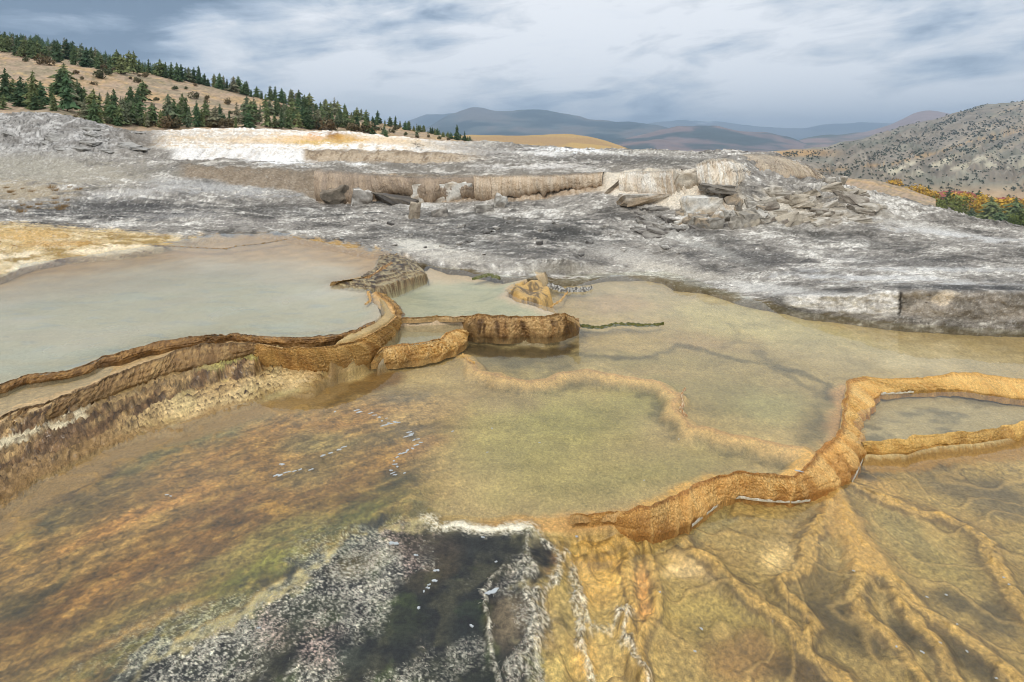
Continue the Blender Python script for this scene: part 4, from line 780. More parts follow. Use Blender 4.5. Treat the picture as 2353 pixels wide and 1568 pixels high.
# laminated crust: contour-like plates with small scarps
warp = fbm(Xt * .9, Dt * 1.4, 4, 507)
pl = (T_.Z * 9 + Dt * .9 + Xt * .25 + 2.4 * warp + .8 * q2); pf = pl - np.floor(pl)
plate = (pf - .5) * ss(-.2, .3, fbm(Xt * 1.4, Dt * 2.5, 3, 509))
pl2 = (T_.Z * 26 + Dt * 3 + Xt * .9 + 4.5 * warp + 1.6 * q2); pf2 = pl2 - np.floor(pl2)
rough_r = ss(1600, 1850, PXt) * ss(560, 470, PYt)     # broken slabs at the right
rough_l = ss(420, 250, PXt) * ss(400, 340, PYt)       # layered knoll at the left
hw = land * sc_
T_.Z += hw * (.060 * q1 + .034 * q2 + .008 * q3 + .030 * plate + .010 * (pf2 - .5)) * (1 + .9 * rough_r + .3 * rough_l) * ss(12, 10.2, Tt)
# fine scale grit
T_.Z += ss(2, 2.4, Tt) * .004 * fbm(Xt * 24, Dt * 40, 2, 511) * ss(12, 8, Dt)
wallm = lambda a, b: ss(a - .15, a + .1, Tt) * ss(b + .15, b - .1, Tt)
# flutes on the broken terrace walls
fl1 = noise2(Xt * 7, Dt * .3, 513) * .05 + noise2(Xt * 19, Dt * .3, 515) * .035 + .07 * noise2(Xt * 1.7, Dt * .2, 517)
wm1 = wallm(6, 7) * ss(400, 440, PXt) * ss(1720, 1650, PXt); T_.D += wm1 * fl1
wm2 = wallm(8, 9) * ss(380, 420, PXt) * ss(1150, 1020, PXt); T_.D += wm2 * fl1 * 1.2
wm0 = wallm(1.3, 2) * ss(1760, 1840, PXt); T_.D += wm0 * (noise2(Xt * 3, T_.Z * 5, 519) * .04 + fbm(Xt * 14, T_.Z * 14, 3, 521) * .02)
wmR = wallm(7, 9) * ss(1690, 1720, PXt) * ss(1920, 1880, PXt); T_.D += wmR * fl1
PYt = T_.PY(); f_ = lambda a: a.ravel().astype(np.float32)
XA, YA = f_(PXt), f_(PYt); X, Y, Zt = f_(Xt), f_(T_.D), f_(T_.Z); t_ = f_(Tt)
DZ = Dt + 1.6 * T_.Z * ss(3, 1.5, Tt); n1 = f_(fbm(Xt * .7, Dt * 1.3, 5, 531)); n2 = f_(fbm(Xt * 2.2, DZ * 5, 5, 533)); n3 = f_(fbm(Xt * 8, DZ * 20, 4, 535)); n4 = f_(fbm(Xt * 26, DZ * 60, 3, 537))
streak = f_(fbm(Xt * 1.2 + Dt * .4, pl * .8, 5, 539)); vs = f_(fbm(Xt * 16, T_.Z * 1.6, 4, 541))
XW = XA + 30 * n1 + 18 * n2 + 6 * n3; YW = YA + 7 * n1 + 6 * n2 + 3 * n3
dark, midg, lightg, white, tan = [np.array(C(*c), np.float32) for c in ((98, 94, 88), (146, 140, 131), (180, 174, 163), (216, 211, 202), (176, 158, 134))]
col = np.zeros((len(X), 3), np.float32); col[:] = midg
n5 = f_(fbm(Xt * 5, DZ * 7, 5, 543)); tone = .55 * n1 + .24 * n2 + .12 * streak + .24 * n5 + .14 * n3 + .06
col = mixc(col, ss(.05, -.40, tone), dark); col = mixc(col, ss(.05, .38, tone + .2 * n3), lightg); col = mixc(col, ss(.30, .66, tone + .34 * n4 + .30 * n3) * .8, white)
crk = np.exp(-(np.abs(f_(noise2(Xt * 1.1 + .5 * noise2(Xt * 4, DZ * 6, 571), DZ * 3.6 + .6 * noise2(Xt * 3, DZ * 5, 573), 575))) / .022) ** 2) * ss(-.1, .3, n2); col = mixc(col, crk * .75, C(62, 58, 54))
crk2 = np.exp(-(np.abs(f_(noise2(Xt * 3.4, DZ * 10 + .6 * noise2(Xt * 6, DZ * 9, 577), 579))) / .05) ** 2) * ss(.0, .3, -n2); col = mixc(col, crk2 * .45, C(84, 80, 76))
grey = col.copy()
for b in [(250, 480, 240, 26, (70, 70, 70), .7, 0), (650, 485, 170, 18, (86, 84, 80), .7, 2), (1150, 520, 190, 28, (74, 73, 70), .7, 8), (1000, 550, 160, 20, (76, 75, 72), .6, 8), (1320, 540, 90, 34, (70, 69, 66), .8, 10), (1180, 575, 100, 20, (84, 82, 78), .6, 4),
          (1720, 590, 150, 22, (84, 82, 80), .7, 8), (1620, 540, 120, 14, (82, 80, 76), .5, 15), (1850, 540, 100, 14, (92, 90, 84), .5, 10), (2200, 662, 260, 10, (70, 70, 70), .85, 0), (2050, 600, 180, 16, (96, 94, 92), .5, 4), (2000, 560, 120, 10, (86, 84, 80), .5, 6),
          (150, 400, 240, 30, (166, 158, 142), .9, 0), (60, 380, 150, 40, (160, 154, 140), .85, 0), (50, 440, 110, 26, (168, 154, 130), .9, 0), (380, 392, 110, 12, (120, 116, 108), .5), (700, 470, 120, 10, (100, 94, 88), .5),
          (500, 430, 160, 16, (170, 168, 164), .75, 4), (330, 440, 120, 10, (186, 182, 176), .6, -6), (400, 495, 90, 8, (176, 172, 166), .5), (560, 508, 120, 8, (140, 134, 128), .6, 0),
          (960, 565, 80, 14, (206, 200, 186), .85, 6), (1050, 590, 110, 16, (196, 188, 174), .7, 6), (1250, 620, 260, 12, (176, 168, 154), .7, 0), (1450, 590, 120, 22, (180, 174, 164), .75, 12), (1560, 625, 160, 14, (186, 178, 164), .8, 12), (1780, 665, 180, 12, (200, 196, 188), .7, 6),
          (1600, 560, 130, 12, (186, 182, 172), .5, 20), (2020, 640, 260, 7, (206, 204, 200), .7, 2), (2150, 620, 240, 6, (196, 194, 190), .6, 0), (2100, 520, 200, 10, (196, 192, 184), .55, 10), (2200, 540, 200, 7, (204, 202, 198), .6, 6), (2000, 480, 90, 22, (168, 160, 146), .5, 20),
          (1850, 475, 130, 28, (176, 162, 140), .6, 10), (1750, 470, 90, 40, (214, 206, 190), .7, 0), (1640, 490, 70, 14, (206, 200, 188), .6, 0), (1500, 470, 60, 12, (196, 190, 180), .5, 0), (960, 470, 50, 6, (206, 202, 194), .7, 0)]:
    blob(*b[:5], b[5], b[6] if len(b) > 6 else 0, .7, None, n2, .8)
# yellow and orange sinter at the far left shore
ysh = np.interp(XA, [-400, 0, 120, 250, 330, 450, 600, 760, 960], [495, 508, 516, 524, 532, 541, 533, 548, 590])
ym = ss(-2, 10, YA - ysh + 10 * n2 + 4 * n3) * ss(980, 860, XA)
yc = np.repeat(np.array([C(190, 164, 116)], np.float32), len(X), 0)
yc = mixc(yc, ss(-.1, .5, n2), C(206, 184, 142)); yc = mixc(yc, ss(.1, .5, n1 - n2) * .9, C(160, 134, 84)); yc = mixc(yc, ss(.25, .6, n3 + streak * .5), C(150, 116, 66)); yc = mixc(yc, ss(.2, .6, streak) * .6, C(226, 210, 174))
yc = mixc(yc, ss(380, 520, XA) * .8, np.array(C(168, 132, 76))); 
col = mixc(col, ym, yc)
oldc = col; blob(270, 575, 110, 9, (232, 214, 182), .9, -4); blob(30, 588, 90, 8, (232, 214, 180), .9, -4); blob(60, 612, 70, 8, (236, 220, 190), .9, -6); blob(140, 560, 120, 8, (186, 146, 86), .7, 0); blob(60, 540, 120, 12, (204, 166, 104), .7, 0)
# damp olive line right at the water
col = mixc(col, ss(1.75, 1.1, t_ + .35 * n2 + .3 * n3 + .55 * ss(1740, 1820, XA)) * ss(900, 1000, XA) * .8, C(104, 88, 54))
# terrace 1 wall: tan fluted underside, grey cap
w1 = f_(wm1); capc = mixc(np.repeat(np.array([C(128, 120, 108)], np.float32), len(X), 0), ss(-.3, .4, n3), C(150, 140, 124))
vs = .6 * vs + .5 * f_(fbm(Xt * 2.4, T_.Z * 5, 4, 581)); wc1 = mixc(np.repeat(np.array([C(178, 156, 130)], np.float32), len(X), 0), ss(-.1, .5, vs), C(140, 120, 98)); wc1 = mixc(wc1, ss(.0, .5, -vs) * .7, C(202, 186, 164)); 
wc1 = mixc(wc1, ss(.45, .8, (t_ - 6) + .25 * n2 - .2 * ss(1400, 900, XA)) * .8, capc)
wc1 = mixc(wc1, ss(1340, 1420, XA) * ss(-.3, .3, n2 + .3), C(216, 204, 184)); wc1 = mixc(wc1, ss(820, 700, XA) * .7, C(134, 122, 106))
col = mixc(col, w1, wc1)
tp = ss(6.9, 7.1, t_) * ss(8.0, 7.8, t_) * ss(380, 430, XA) * ss(1660, 1600, XA)
col = mixc(col, tp * ss(.5, .0, n1 + .5 * n2) * .8, C(128, 121, 110)); col = mixc(col, tp * ss(.1, .4, n2 + .4 * n1) * .6, C(184, 176, 164))
# tier 2 wall
w2 = f_(wm2); wc2 = mixc(np.repeat(np.array([C(182, 164, 140)], np.float32), len(X), 0), ss(-.1, .5, vs), C(140, 122, 100)); wc2 = mixc(wc2, ss(.6, .9, t_ - 8 + .2 * n3) * .7, C(132, 118, 100))
wc2 = mixc(wc2, ss(705, 690, XA), np.array(C(226, 222, 216))); wc2 = mixc(wc2, ss(705, 690, XA) * ss(.1, .5, vs) * .5, C(190, 176, 156))
col = mixc(col, w2, wc2)
oldc = col
for b in [(650, 372, 70, 6, (238, 236, 232), 1, 0), (820, 377, 34, 4.5, (238, 236, 230), 1, 4), (1130, 346, 200, 4, (170, 164, 156), .8, 0), (1250, 352, 60, 5, (226, 222, 216), .8, 4), (1330, 346, 120, 4, (236, 234, 230), 1, 3), (1220, 382, 130, 5, (216, 210, 202), .8, 0), (1480, 349, 130, 3, (188, 182, 168), .8, 0), (1400, 365, 200, 7, (104, 100, 94), .8, 0), (1560, 372, 130, 7, (112, 108, 100), .8, 0)]:
    blob(*b[:5], b[5], b[6], .6, None, n2, .5)
# white and orange terraces at the back left
wz = ss(8.85, 9.1, t_) * ss(270, 330, XA + 14 * n2) * ss(1180, 900, XA)
wcol = mixc(np.repeat(np.array([C(232, 226, 216)], np.float32), len(X), 0), ss(-.1, .5, n2 + .4 * n3), C(212, 190, 160)); wcol = mixc(wcol, ss(.2, .5, n3 + .5 * vs) * .6, C(176, 166, 150))
col = mixc(col, wz, wcol)
col = mixc(col, wz * ss(332, 327, YA) * ss(310, 324, YA) * ss(460, 560, XA) * ss(1020, 900, XA) * .6, C(222, 190, 146))
for b in [(770, 315, 30, 12, (140, 92, 30), 1, 0), (450, 318, 100, 6, (206, 184, 152), .6, 0), (720, 316, 26, 9, (206, 142, 100), .8, 0), (800, 318, 40, 9, (202, 156, 76), .8, 0), (730, 327, 110, 5, (206, 170, 92), .85, 0), (690, 318, 90, 9, (222, 186, 134), .7, 0), (880, 322, 60, 8, (222, 196, 160), .6, 8), (960, 330, 70, 8, (206, 184, 150), .6, 8), (1040, 338, 60, 6, (170, 160, 148), .6, 8), (960, 334, 7, 6, (70, 66, 60), .9, 0), (620, 335, 60, 3, (240, 238, 234), .9, 0), (800, 335, 110, 3, (238, 236, 230), .9, 0), (380, 305, 60, 4, (200, 194, 186), .5, 0)]:
    blob(*b[:5], b[5], b[6], .7, None, n3, .35)
for yl in (303, 311, 321.5, 330): col = mixc(col, wz * ss(2.2, .6, np.abs(YA - yl - 2 * n1 - 3 * n2)) * .55 * ss(700, 560, XA), C(172, 152, 128))
# layered knoll at the left: pale plates, dark joints
kn = ss(375, 330, YA - .0 * XA) * ss(400, 330, XA)
pfr = f_(pf2); kc_ = mixc(np.repeat(np.array([C(150, 146, 140)], np.float32), len(X), 0), ss(-.2, .3, streak), C(190, 186, 180)); kc_ = mixc(kc_, ss(.3, .05, pfr + .3 * n3) * .7, C(66, 64, 60)); kc_ = mixc(kc_, ss(.1, .5, n1 + n3 * .3) * .6, C(106, 100, 92))
kc_ = mixc(kc_, ss(220, 320, XA) * .6, C(128, 118, 104))
col = mixc(col, kn, kc_)
# right front cliff: white broken block face, then brown grey
w0 = f_(wm0); c0 = mixc(np.repeat(np.array([C(164, 154, 140)], np.float32), len(X), 0), ss(-.1, .4, f_(fbm(Xt * 2, T_.Z * 6, 4, 551))), C(130, 122, 110)); c0 = mixc(c0, ss(.30, .5, f_(fbm(Xt * 2.5, T_.Z * 5, 4, 553))), C(206, 190, 166))
c0 = mixc(c0, ss(2075, 2060, XA + 5 * n3), np.array(C(206, 200, 190)) * (1 + .25 * n3[:, None])); c0 = mixc(c0, ss(5, 2, np.abs(XA - 2068 - 4 * n3)), C(60, 56, 50)); c0 = mixc(c0, ss(.2, .5, vs) * .4, C(110, 100, 90))
col = mixc(col, w0 * ss(1780, 1820, XA), c0)
# contact shade lines are left to the light; only lichen speckle here
col = col * (1 + .20 * n4 + .12 * n3)[:, None]
spk = ss(.52, .70, f_(fbm(Xt * 50, DZ * 110, 2, 561))) * (1 - wz); col = mixc(col, spk * .3, C(218, 214, 206))
M_trav = base_mat('grey_travertine', rough=.9, bump=.7, bscale=26, var=.28, spec=.2, vscale=22, speck=.15, bdist=.02, squash=2.0, fine=75, finev=.40)
lum = col @ np.array([.3, .6, .1], np.float32); col = col * (np.clip(lum / .33, .05, 3) ** .10)[:, None] * 1.04
T_.build('travertine_mound', M_trav, col)
# ================================================================== FAR LAND
def land(name, lines, x0, x1, ncol, rows, amp, fr, colfn, mat, smooth=5, gul=None):
    l = Loft(lines, x0, x1, ncol, rows, smooth); l.smooth_rows(3)
    a = fbm(l.XX * fr, l.D * fr, 5, 601) + .35 * ridged(l.XX * fr * 1.7, l.D * fr * .7, 3, 603)
    l.Z += amp * a * np.minimum(1, l.T) * 1.0; l.Z += (gul(l) * amp * 2.2 if gul else 0)
    px_ = l.PXX.ravel(); py_ = l.PY().ravel()
    l.build(name, mat, colfn(l.XX.ravel(), l.D.ravel(), px_, py_, l.Z.ravel())); return l
M_hill = base_mat('dry_hillside', rough=.95, bump=.5, bscale=.6, var=.3, spec=.1, vscale=1.2, bdist=.4)
M_far = base_mat('far_mountain', rough=1, bump=.0, bscale=.004, var=.25, spec=.0, vscale=.006)
def c_hill(X, D, px, py, z):
    a = fbm(X * .06, D * .06, 5, 611); b = fbm(X * .4, D * .4, 4, 612); c = np.repeat(np.array([C(180, 156, 132)], np.float32), len(X), 0)
    c = mixc(c, ss(.05, .5, a) * .8, C(192, 160, 118)); c = mixc(c, ss(.0, .5, -a) * .8, C(156, 142, 118)); g = fbm(X * 1.1, D * 1.1, 3, 613); c = mixc(c, ss(.05, .4, g) * .55, C(126, 120, 92)); c = mixc(c, ss(.35, .6, b) * .5, C(200, 168, 116))
    return c * (1 + .2 * b[:, None])
hillL = [
 [(-500, 330, 48), (0, 322, 52), (300, 330, 58), (600, 340, 70), (850, 345, 90), (1050, 342, 130), (1150, 345, 150)],
 [(-500, 230, 62), (0, 250, 66), (120, 245, 68), (300, 285, 74), (600, 300, 90), (800, 318, 110), (1000, 330, 150), (1150, 338, 180)],
 [(-500, 150, 85), (0, 200, 95), (200, 225, 98), (350, 240, 105), (600, 270, 120), (800, 295, 145), (1000, 318, 190), (1150, 334, 210)],
 [(-500, 60, 140), (0, 112, 150), (60, 122, 150), (150, 135, 155), (250, 153, 160), (350, 172, 165), (500, 200, 175), (600, 225, 190), (700, 246, 205), (800, 268, 220), (900, 290, 240), (1000, 309, 255), (1075, 323, 262), (1150, 338, 270)],
 [(-500, 120, 200), (0, 170, 210), (350, 210, 220), (600, 262, 240), (800, 300, 260), (1000, 340, 300), (1150, 370, 310)]]
LH = land('left_hillside', hillL, -500, 1150, 420, [24, 30, 50, 10], 1.1, .05, c_hill, M_hill)
ridge = [
 [(-500, 150, 210), (0, 170, 220), (350, 200, 230), (500, 230, 240), (700, 270, 260)],
 [(-500, 30, 330), (0, 92, 340), (100, 100, 340), (200, 128, 345), (350, 165, 350), (450, 192, 360), (600, 238, 370), (700, 270, 370)],
 [(-500, 100, 420), (0, 170, 430), (350, 230, 430), (700, 330, 430)]]
LR = land('far_left_ridge', ridge, -500, 700, 160, [24, 6], 2.0, .03, lambda X, D, px, py, z: mixc(np.repeat(np.array([C(120, 112, 84)], np.float32), len(X), 0), ss(-.2, .4, fbm(X * .05, D * .05, 4, 615)), C(92, 96, 66)), M_hill)
# rounded golden hill in the centre
gold = [
 [(900, 420, 230), (1200, 420, 240), (1600, 430, 250)],
 [(900, 345, 300), (1085, 345, 310), (1200, 348, 310), (1450, 352, 310), (1600, 380, 310)],
 [(900, 330, 380), (1000, 313, 380), (1085, 308, 385), (1200, 309, 390), (1260, 307, 400), (1310, 307, 400), (1360, 313, 395), (1400, 324, 390), (1450, 343, 380), (1500, 365, 370), (1600, 400, 360)],
 [(900, 400, 500), (1600, 440, 500)]]
def c_gold(X, D, px, py, z):
    a = fbm(X * .02, D * .02, 5, 617); c = np.repeat(np.array([C(172, 144, 108)], np.float32), len(X), 0)
    c = mixc(c, ss(.1, .35, a) * .8, C(190, 160, 106)); c = mixc(c, ss(8, 2, py - np.interp(px, [1000, 1200, 1360, 1450], [311, 308, 313, 343])) * .5, C(192, 164, 112)); return c
land('golden_hill', gold, 900, 1600, 160, [6, 24, 8], 1.0, .02, c_gold, M_hill)
# sage and juniper mountainside at the right
mr = [
 [(1600, 450, 420), (1900, 445, 480), (2050, 446, 520), (2200, 462, 520), (2353, 475, 500), (2900, 500, 450)],
 [(1600, 420, 620), (1800, 395, 700), (2000, 410, 720), (2200, 425, 760), (2353, 430, 760), (2900, 430, 700)],
 [(1600, 380, 1000), (1800, 362, 1100), (2000, 360, 1150), (2200, 350, 1200), (2353, 345, 1200), (2900, 330, 1100)],
 [(1600, 372, 1500), (1790, 353, 1700), (1900, 341, 1700), (1960, 326, 1750), (2030, 302, 1800), (2100, 284, 1850), (2160, 268, 1850), (2215, 253, 1850), (2270, 239, 1850), (2310, 236, 1850), (2353, 231, 1850), (2600, 190, 1800), (2900, 170, 1800)],
 [(1600, 420, 2300), (1900, 400, 2400), (2353, 330, 2500), (2900, 300, 2500)]]
def c_mr(X, D, px, py, z):
    a = fbm(X * .004, D * .004, 5, 621); b = fbm(X * .02, D * .02, 4, 623); dg = fbm((px + py * 1.8) * .006, (px * .45 + py) * .05, 5, 625)
    c = np.repeat(np.array([C(152, 142, 128)], np.float32), len(X), 0)
    c = mixc(c, ss(.1, .5, dg) * .6, C(172, 154, 128)); fine = fbm(X * .06, D * .03, 4, 627); c = mixc(c, ss(.0, .5, fine) * .5, C(122, 120, 108)); c = mixc(c, ss(.0, .5, a + .3 * b) * .7, C(128, 128, 114))
    cl = ss(20, 5, np.abs(py - np.interp(px, [1900, 2050, 2200, 2353], [420, 395, 380, 372]) + 14 * dg)) * ss(1900, 2050, px); c = mixc(c, cl * ss(-.2, .3, b + dg) * .8, C(200, 192, 168))
    c = mixc(c, ss(470, 425, py) * ss(425, 470, py) * 0 + ss(415, 450, py) * .7, C(182, 152, 118)); c = mixc(c, ss(12, 3, np.abs(py - 352 - .0 * px)) * ss(1960, 1850, px) * .8, C(196, 158, 108))
    c = mixc(c, ss(3.5, 1, np.abs(py - np.interp(px, [1900, 2050, 2150, 2250, 2353], [392, 378, 350, 320, 300]) - 6 * dg)) * .7, C(196, 164, 122)); return c * (1 + .2 * b[:, None] + .2 * dg[:, None])
LM = land('right_mountainside', mr, 1600, 2900, 420, [16, 40, 60, 8], 14, .004, c_mr, M_far, gul=lambda l: ridged((l.PXX * .45 + l.PY()) * .028 + .6 * noise2(l.PXX * .01, l.PY() * .02, 831), l.T * .9, 3, 833) * ss(0, 1, l.T) * ss(3.0, 2.4, l.T) * ss(1800, 1980, l.PXX))
tanh_ = [[(1750, 470, 170), (2000, 470, 170), (2150, 490, 170)], [(1750, 402, 250), (1850, 400, 250), (1950, 404, 250), (2030, 413, 250), (2080, 428, 250), (2150, 455, 240)], [(1750, 460, 320), (2150, 500, 320)]]
land('tan_knoll', tanh_, 1750, 2150, 90, [18, 6], .6, .05, c_hill, M_hill)
# distant mountains
def c_blue(base, forest, light, seed, fq):
    def f(X, D, px, py, z):
        a = fbm(X * fq, D * fq, 6, seed); b = ridged(X * fq * 2.5, D * fq, 3, seed + 5)
        c = np.repeat(np.array([C(*base)], np.float32), len(X), 0); c = mixc(c, ss(-.1, .3, a), C(*forest)); c = mixc(c, ss(.05, .4, -a + .3 * b) * .8, C(*light)); return c
    return f
m1 = [[(700, 345, 5200), (1300, 350, 5200), (1900, 365, 5200)], [(700, 330, 6500), (940, 318, 6500), (1300, 318, 6500), (1500, 324, 6300), (1900, 345, 6000)],
      [(700, 330, 9000), (900, 318, 9000), (980, 295, 9200), (1030, 268, 9400), (1090, 250, 9400), (1130, 254, 9400), (1170, 250, 9400), (1230, 249, 9400), (1290, 259, 9400), (1350, 274, 9200), (1420, 281, 9000), (1480, 284, 9000), (1550, 296, 8800), (1620, 312, 8600), (1900, 345, 8600)],
      [(700, 380, 12000), (1900, 380, 12000)]]
land('blue_mountain', m1, 700, 1900, 260, [14, 40, 4], 60, .0007, c_blue((92, 100, 96), (50, 66, 66), (116, 108, 100), 631, .0009), M_far, 3)
m2 = [[(1100, 375, 3500), (1950, 375, 3500)], [(1100, 345, 4600), (1500, 336, 4600), (1700, 338, 4600), (1850, 352, 4600), (1950, 360, 4600)], [(1100, 352, 6000), (1300, 330, 6000), (1420, 322, 6000), (1520, 298, 6200), (1560, 290, 6200), (1640, 288, 6200), (1700, 300, 6000), (1760, 306, 6000), (1830, 322, 5800), (1870, 340, 5600), (1950, 362, 5600)], [(1100, 400, 7000), (1950, 400, 7000)]]
land('brown_foothills', m2, 1100, 1950, 200, [10, 34, 4], 32, .0012, c_blue((124, 108, 104), (72, 80, 76), (140, 116, 104), 641, .0014), M_far, 3)
m3 = [[(1250, 350, 11000), (2400, 350, 11000)], [(1250, 300, 14500), (1440, 287, 14500), (1520, 280, 14500), (1580, 274, 15000), (1640, 280, 15000), (1700, 282, 15000), (1780, 292, 15000), (1850, 293, 15000), (1900, 286, 15000), (1930, 279, 15000), (1990, 277, 15000), (2080, 280, 15000), (2200, 284, 15000), (2400, 290, 15000)], [(1250, 360, 18000), (2400, 360, 18000)]]
land('far_snowy_range', m3, 1250, 2400, 220, [36, 4], 90, .0005, lambda X, D, px, py, z: mixc(c_blue((90, 98, 96), (60, 76, 76), (110, 112, 108), 651, .0006)(X, D, px, py, z), ss(287, 281, py) * ss(1575, 1590, px) * ss(1650, 1610, px) * ss(-.1, .3, fbm(X * .002, D * .002, 4, 653)) * .9, C(235, 238, 240)), M_far, 3)
m4 = [[(1680, 380, 3500), (2600, 380, 3500)], [(1680, 345, 5200), (1850, 338, 5200), (2000, 330, 5200), (2600, 330, 5200)], [(1680, 352, 6500), (1780, 342, 6500), (1850, 318, 6800), (1930, 306, 7000), (1990, 300, 7000), (2050, 280, 7000), (2100, 258, 7000), (2130, 249, 7000), (2160, 251, 7000), (2210, 262, 7000), (2300, 275, 7000), (2600, 300, 7000)], [(1680, 400, 8500), (2600, 400, 8500)]]
land('pointed_mountain', m4, 1680, 2600, 220, [8, 40, 4], 34, .0011, c_blue((150, 122, 108), (84, 90, 76), (160, 132, 118), 661, .0009), M_far, 3)
m5 = [[(800, 330, 11000), (1250, 330, 11000)], [(800, 320, 12500), (900, 300, 12500), (940, 270, 12500), (975, 259, 12500), (1040, 256, 12500), (1100, 262, 12500), (1250, 290, 12500)], [(800, 360, 15000), (1250, 360, 15000)]]
land('pale_far_mountain', m5, 800, 1250, 120, [30, 4], 60, .0006, c_blue((96, 104, 104), (70, 84, 86), (120, 120, 116), 671, .0006), M_far, 3)
# valley floor out to the horizon
n = 96; rr = np.concatenate([[2, 14, 22, 30, 40, 50, 62], np.geomspace(120, 16500, 40)]); aa = np.linspace(0, 2 * np.pi, n + 1)[:-1]
RR, AA = np.meshgrid(rr, aa, indexing='ij'); zf = -.6 - 50 * ss(20, 60, RR) - 35 * ss(300, 1200, RR)
V = np.stack([RR * np.sin(AA), RR * np.cos(AA), zf], -1).reshape(-1, 3)
i = (np.arange(len(rr) - 1)[:, None] * n + np.arange(n)[None, :]); j = (np.arange(len(rr) - 1)[:, None] * n + (np.arange(n)[None, :] + 1) % n)
Q = np.stack([i, i + n, j + n, j], -1).reshape(-1, 4); cc = np.zeros((len(V), 3), np.float32); cc[:] = C(168, 146, 106); cc = mixc(cc, ss(60, 20, RR.ravel()), C(140, 134, 122)); cc = mixc(cc, ss(60, 100, RR.ravel()) * ss(900, 500, RR.ravel()), C(110, 112, 66))
tag(link('valley_floor', mkmesh('valley_floor', V, Q, M_far, cc)), kind='structure')
# ================================================================== TERRACE WALLS AND BLOCKS
wcol1 = dict(main=(184, 162, 134), dark=(136, 114, 92), light=(208, 190, 166), lipc=(132, 122, 108), low=(150, 126, 102), inner=(128, 120, 108), lipamt=.8)
wcol2 = dict(main=(214, 200, 178), dark=(164, 142, 116), light=(232, 226, 214), lipc=(168, 158, 142), low=(190, 170, 146), inner=(128, 122, 112), lipamt=.5)
kw = dict(inner=.3, lip=.02, roundness=.9, cat='terrace wall', ffreq=3, sc=.03, lobe=1.6)
rim('terrace_wall', [(725, 390, 14.0), (800, 396, 13.6), (900, 404, 13.1), (1000, 408, 13.0), (1090, 406, 12.95)], [(728, 462, 13.2), (780, 468, 12.95), (850, 462, 12.85), (900, 440, 12.9), (950, 450, 12.75), (990, 466, 12.6), (1010, 455, 12.7), (1090, 452, 12.65)], 0, 0, 'rounded grey brown terrace wall curving down to a dark undercut, left of the white blocks', dict(wcol1, main=(150, 132, 112), light=(178, 156, 130), dark=(120, 106, 90)), n=520, m=44, bulge=.14, flute=.06, bump=.02, seed=21, drop=-.0, drip=.06, stripes=.35, **kw)
rim('terrace_wall', [(1088, 404, 12.95), (1150, 404, 12.85), (1250, 404, 12.6), (1330, 400, 12.5), (1385, 396, 12.45)], [(1090, 455, 12.55), (1140, 456, 12.5), (1200, 446, 12.35), (1260, 438, 12.25), (1320, 428, 12.2), (1360, 424, 12.2), (1385, 430, 12.2)], 0, 0, 'tan terrace wall with hanging drip fringe over a dark hollow in the middle of the mound', wcol1, n=520, m=44, bulge=.10, flute=.06, bump=.02, seed=22, drop=0, drip=.10, stripes=.35, **kw)
rim('terrace_wall', [(1425, 396, 12.2), (1480, 394, 11.9), (1520, 392, 11.6), (1565, 390, 11.3)], [(1422, 440, 11.8), (1470, 446, 11.4), (1520, 450, 11.05), (1580, 456, 10.75)], 0, 0, 'white fluted terrace wall right of the diagonal crack', wcol2, n=300, m=40, bulge=.10, flute=.06, bump=.025, seed=23, drop=.1, drip=.08, **kw)
rim('terrace_wall', [(1600, 378, 11.2), (1630, 368, 11.1), (1665, 365, 11.1), (1698, 374, 11.5), (1712, 398, 12)], [(1608, 448, 10.75), (1640, 462, 10.4), (1680, 460, 10.4), (1708, 440, 10.9), (1722, 424, 11.5)], 0, 0, 'bulging cream buttress with vertical flutes at the end of the broken wall', wcol2, n=300, m=44, bulge=.14, flute=.05, bump=.04, seed=24, drop=.15, **kw)
rim('terrace_wall', [(1688, 357, 13.2), (1740, 354, 14), (1790, 360, 14), (1840, 374, 13.7), (1880, 396, 13.3), (1902, 412, 13.2)], [(1700, 400, 12.4), (1740, 412, 12), (1800, 415, 12), (1850, 414, 12.2), (1888, 418, 12.6), (1908, 424, 12.8)], 0, 0, 'smooth rounded terrace dome with streaky draped flutes on the right skyline', dict(wcol1, main=(174, 158, 136), light=(204, 186, 158)), n=360, m=48, bulge=.12, flute=.05, bump=.03, seed=25, drop=.15, stripes=.4, **kw)
M_rock = base_mat('white_travertine_block', rough=.9, bump=.8, bscale=22, var=.35, spec=.2, vscale=14, bdist=.03)
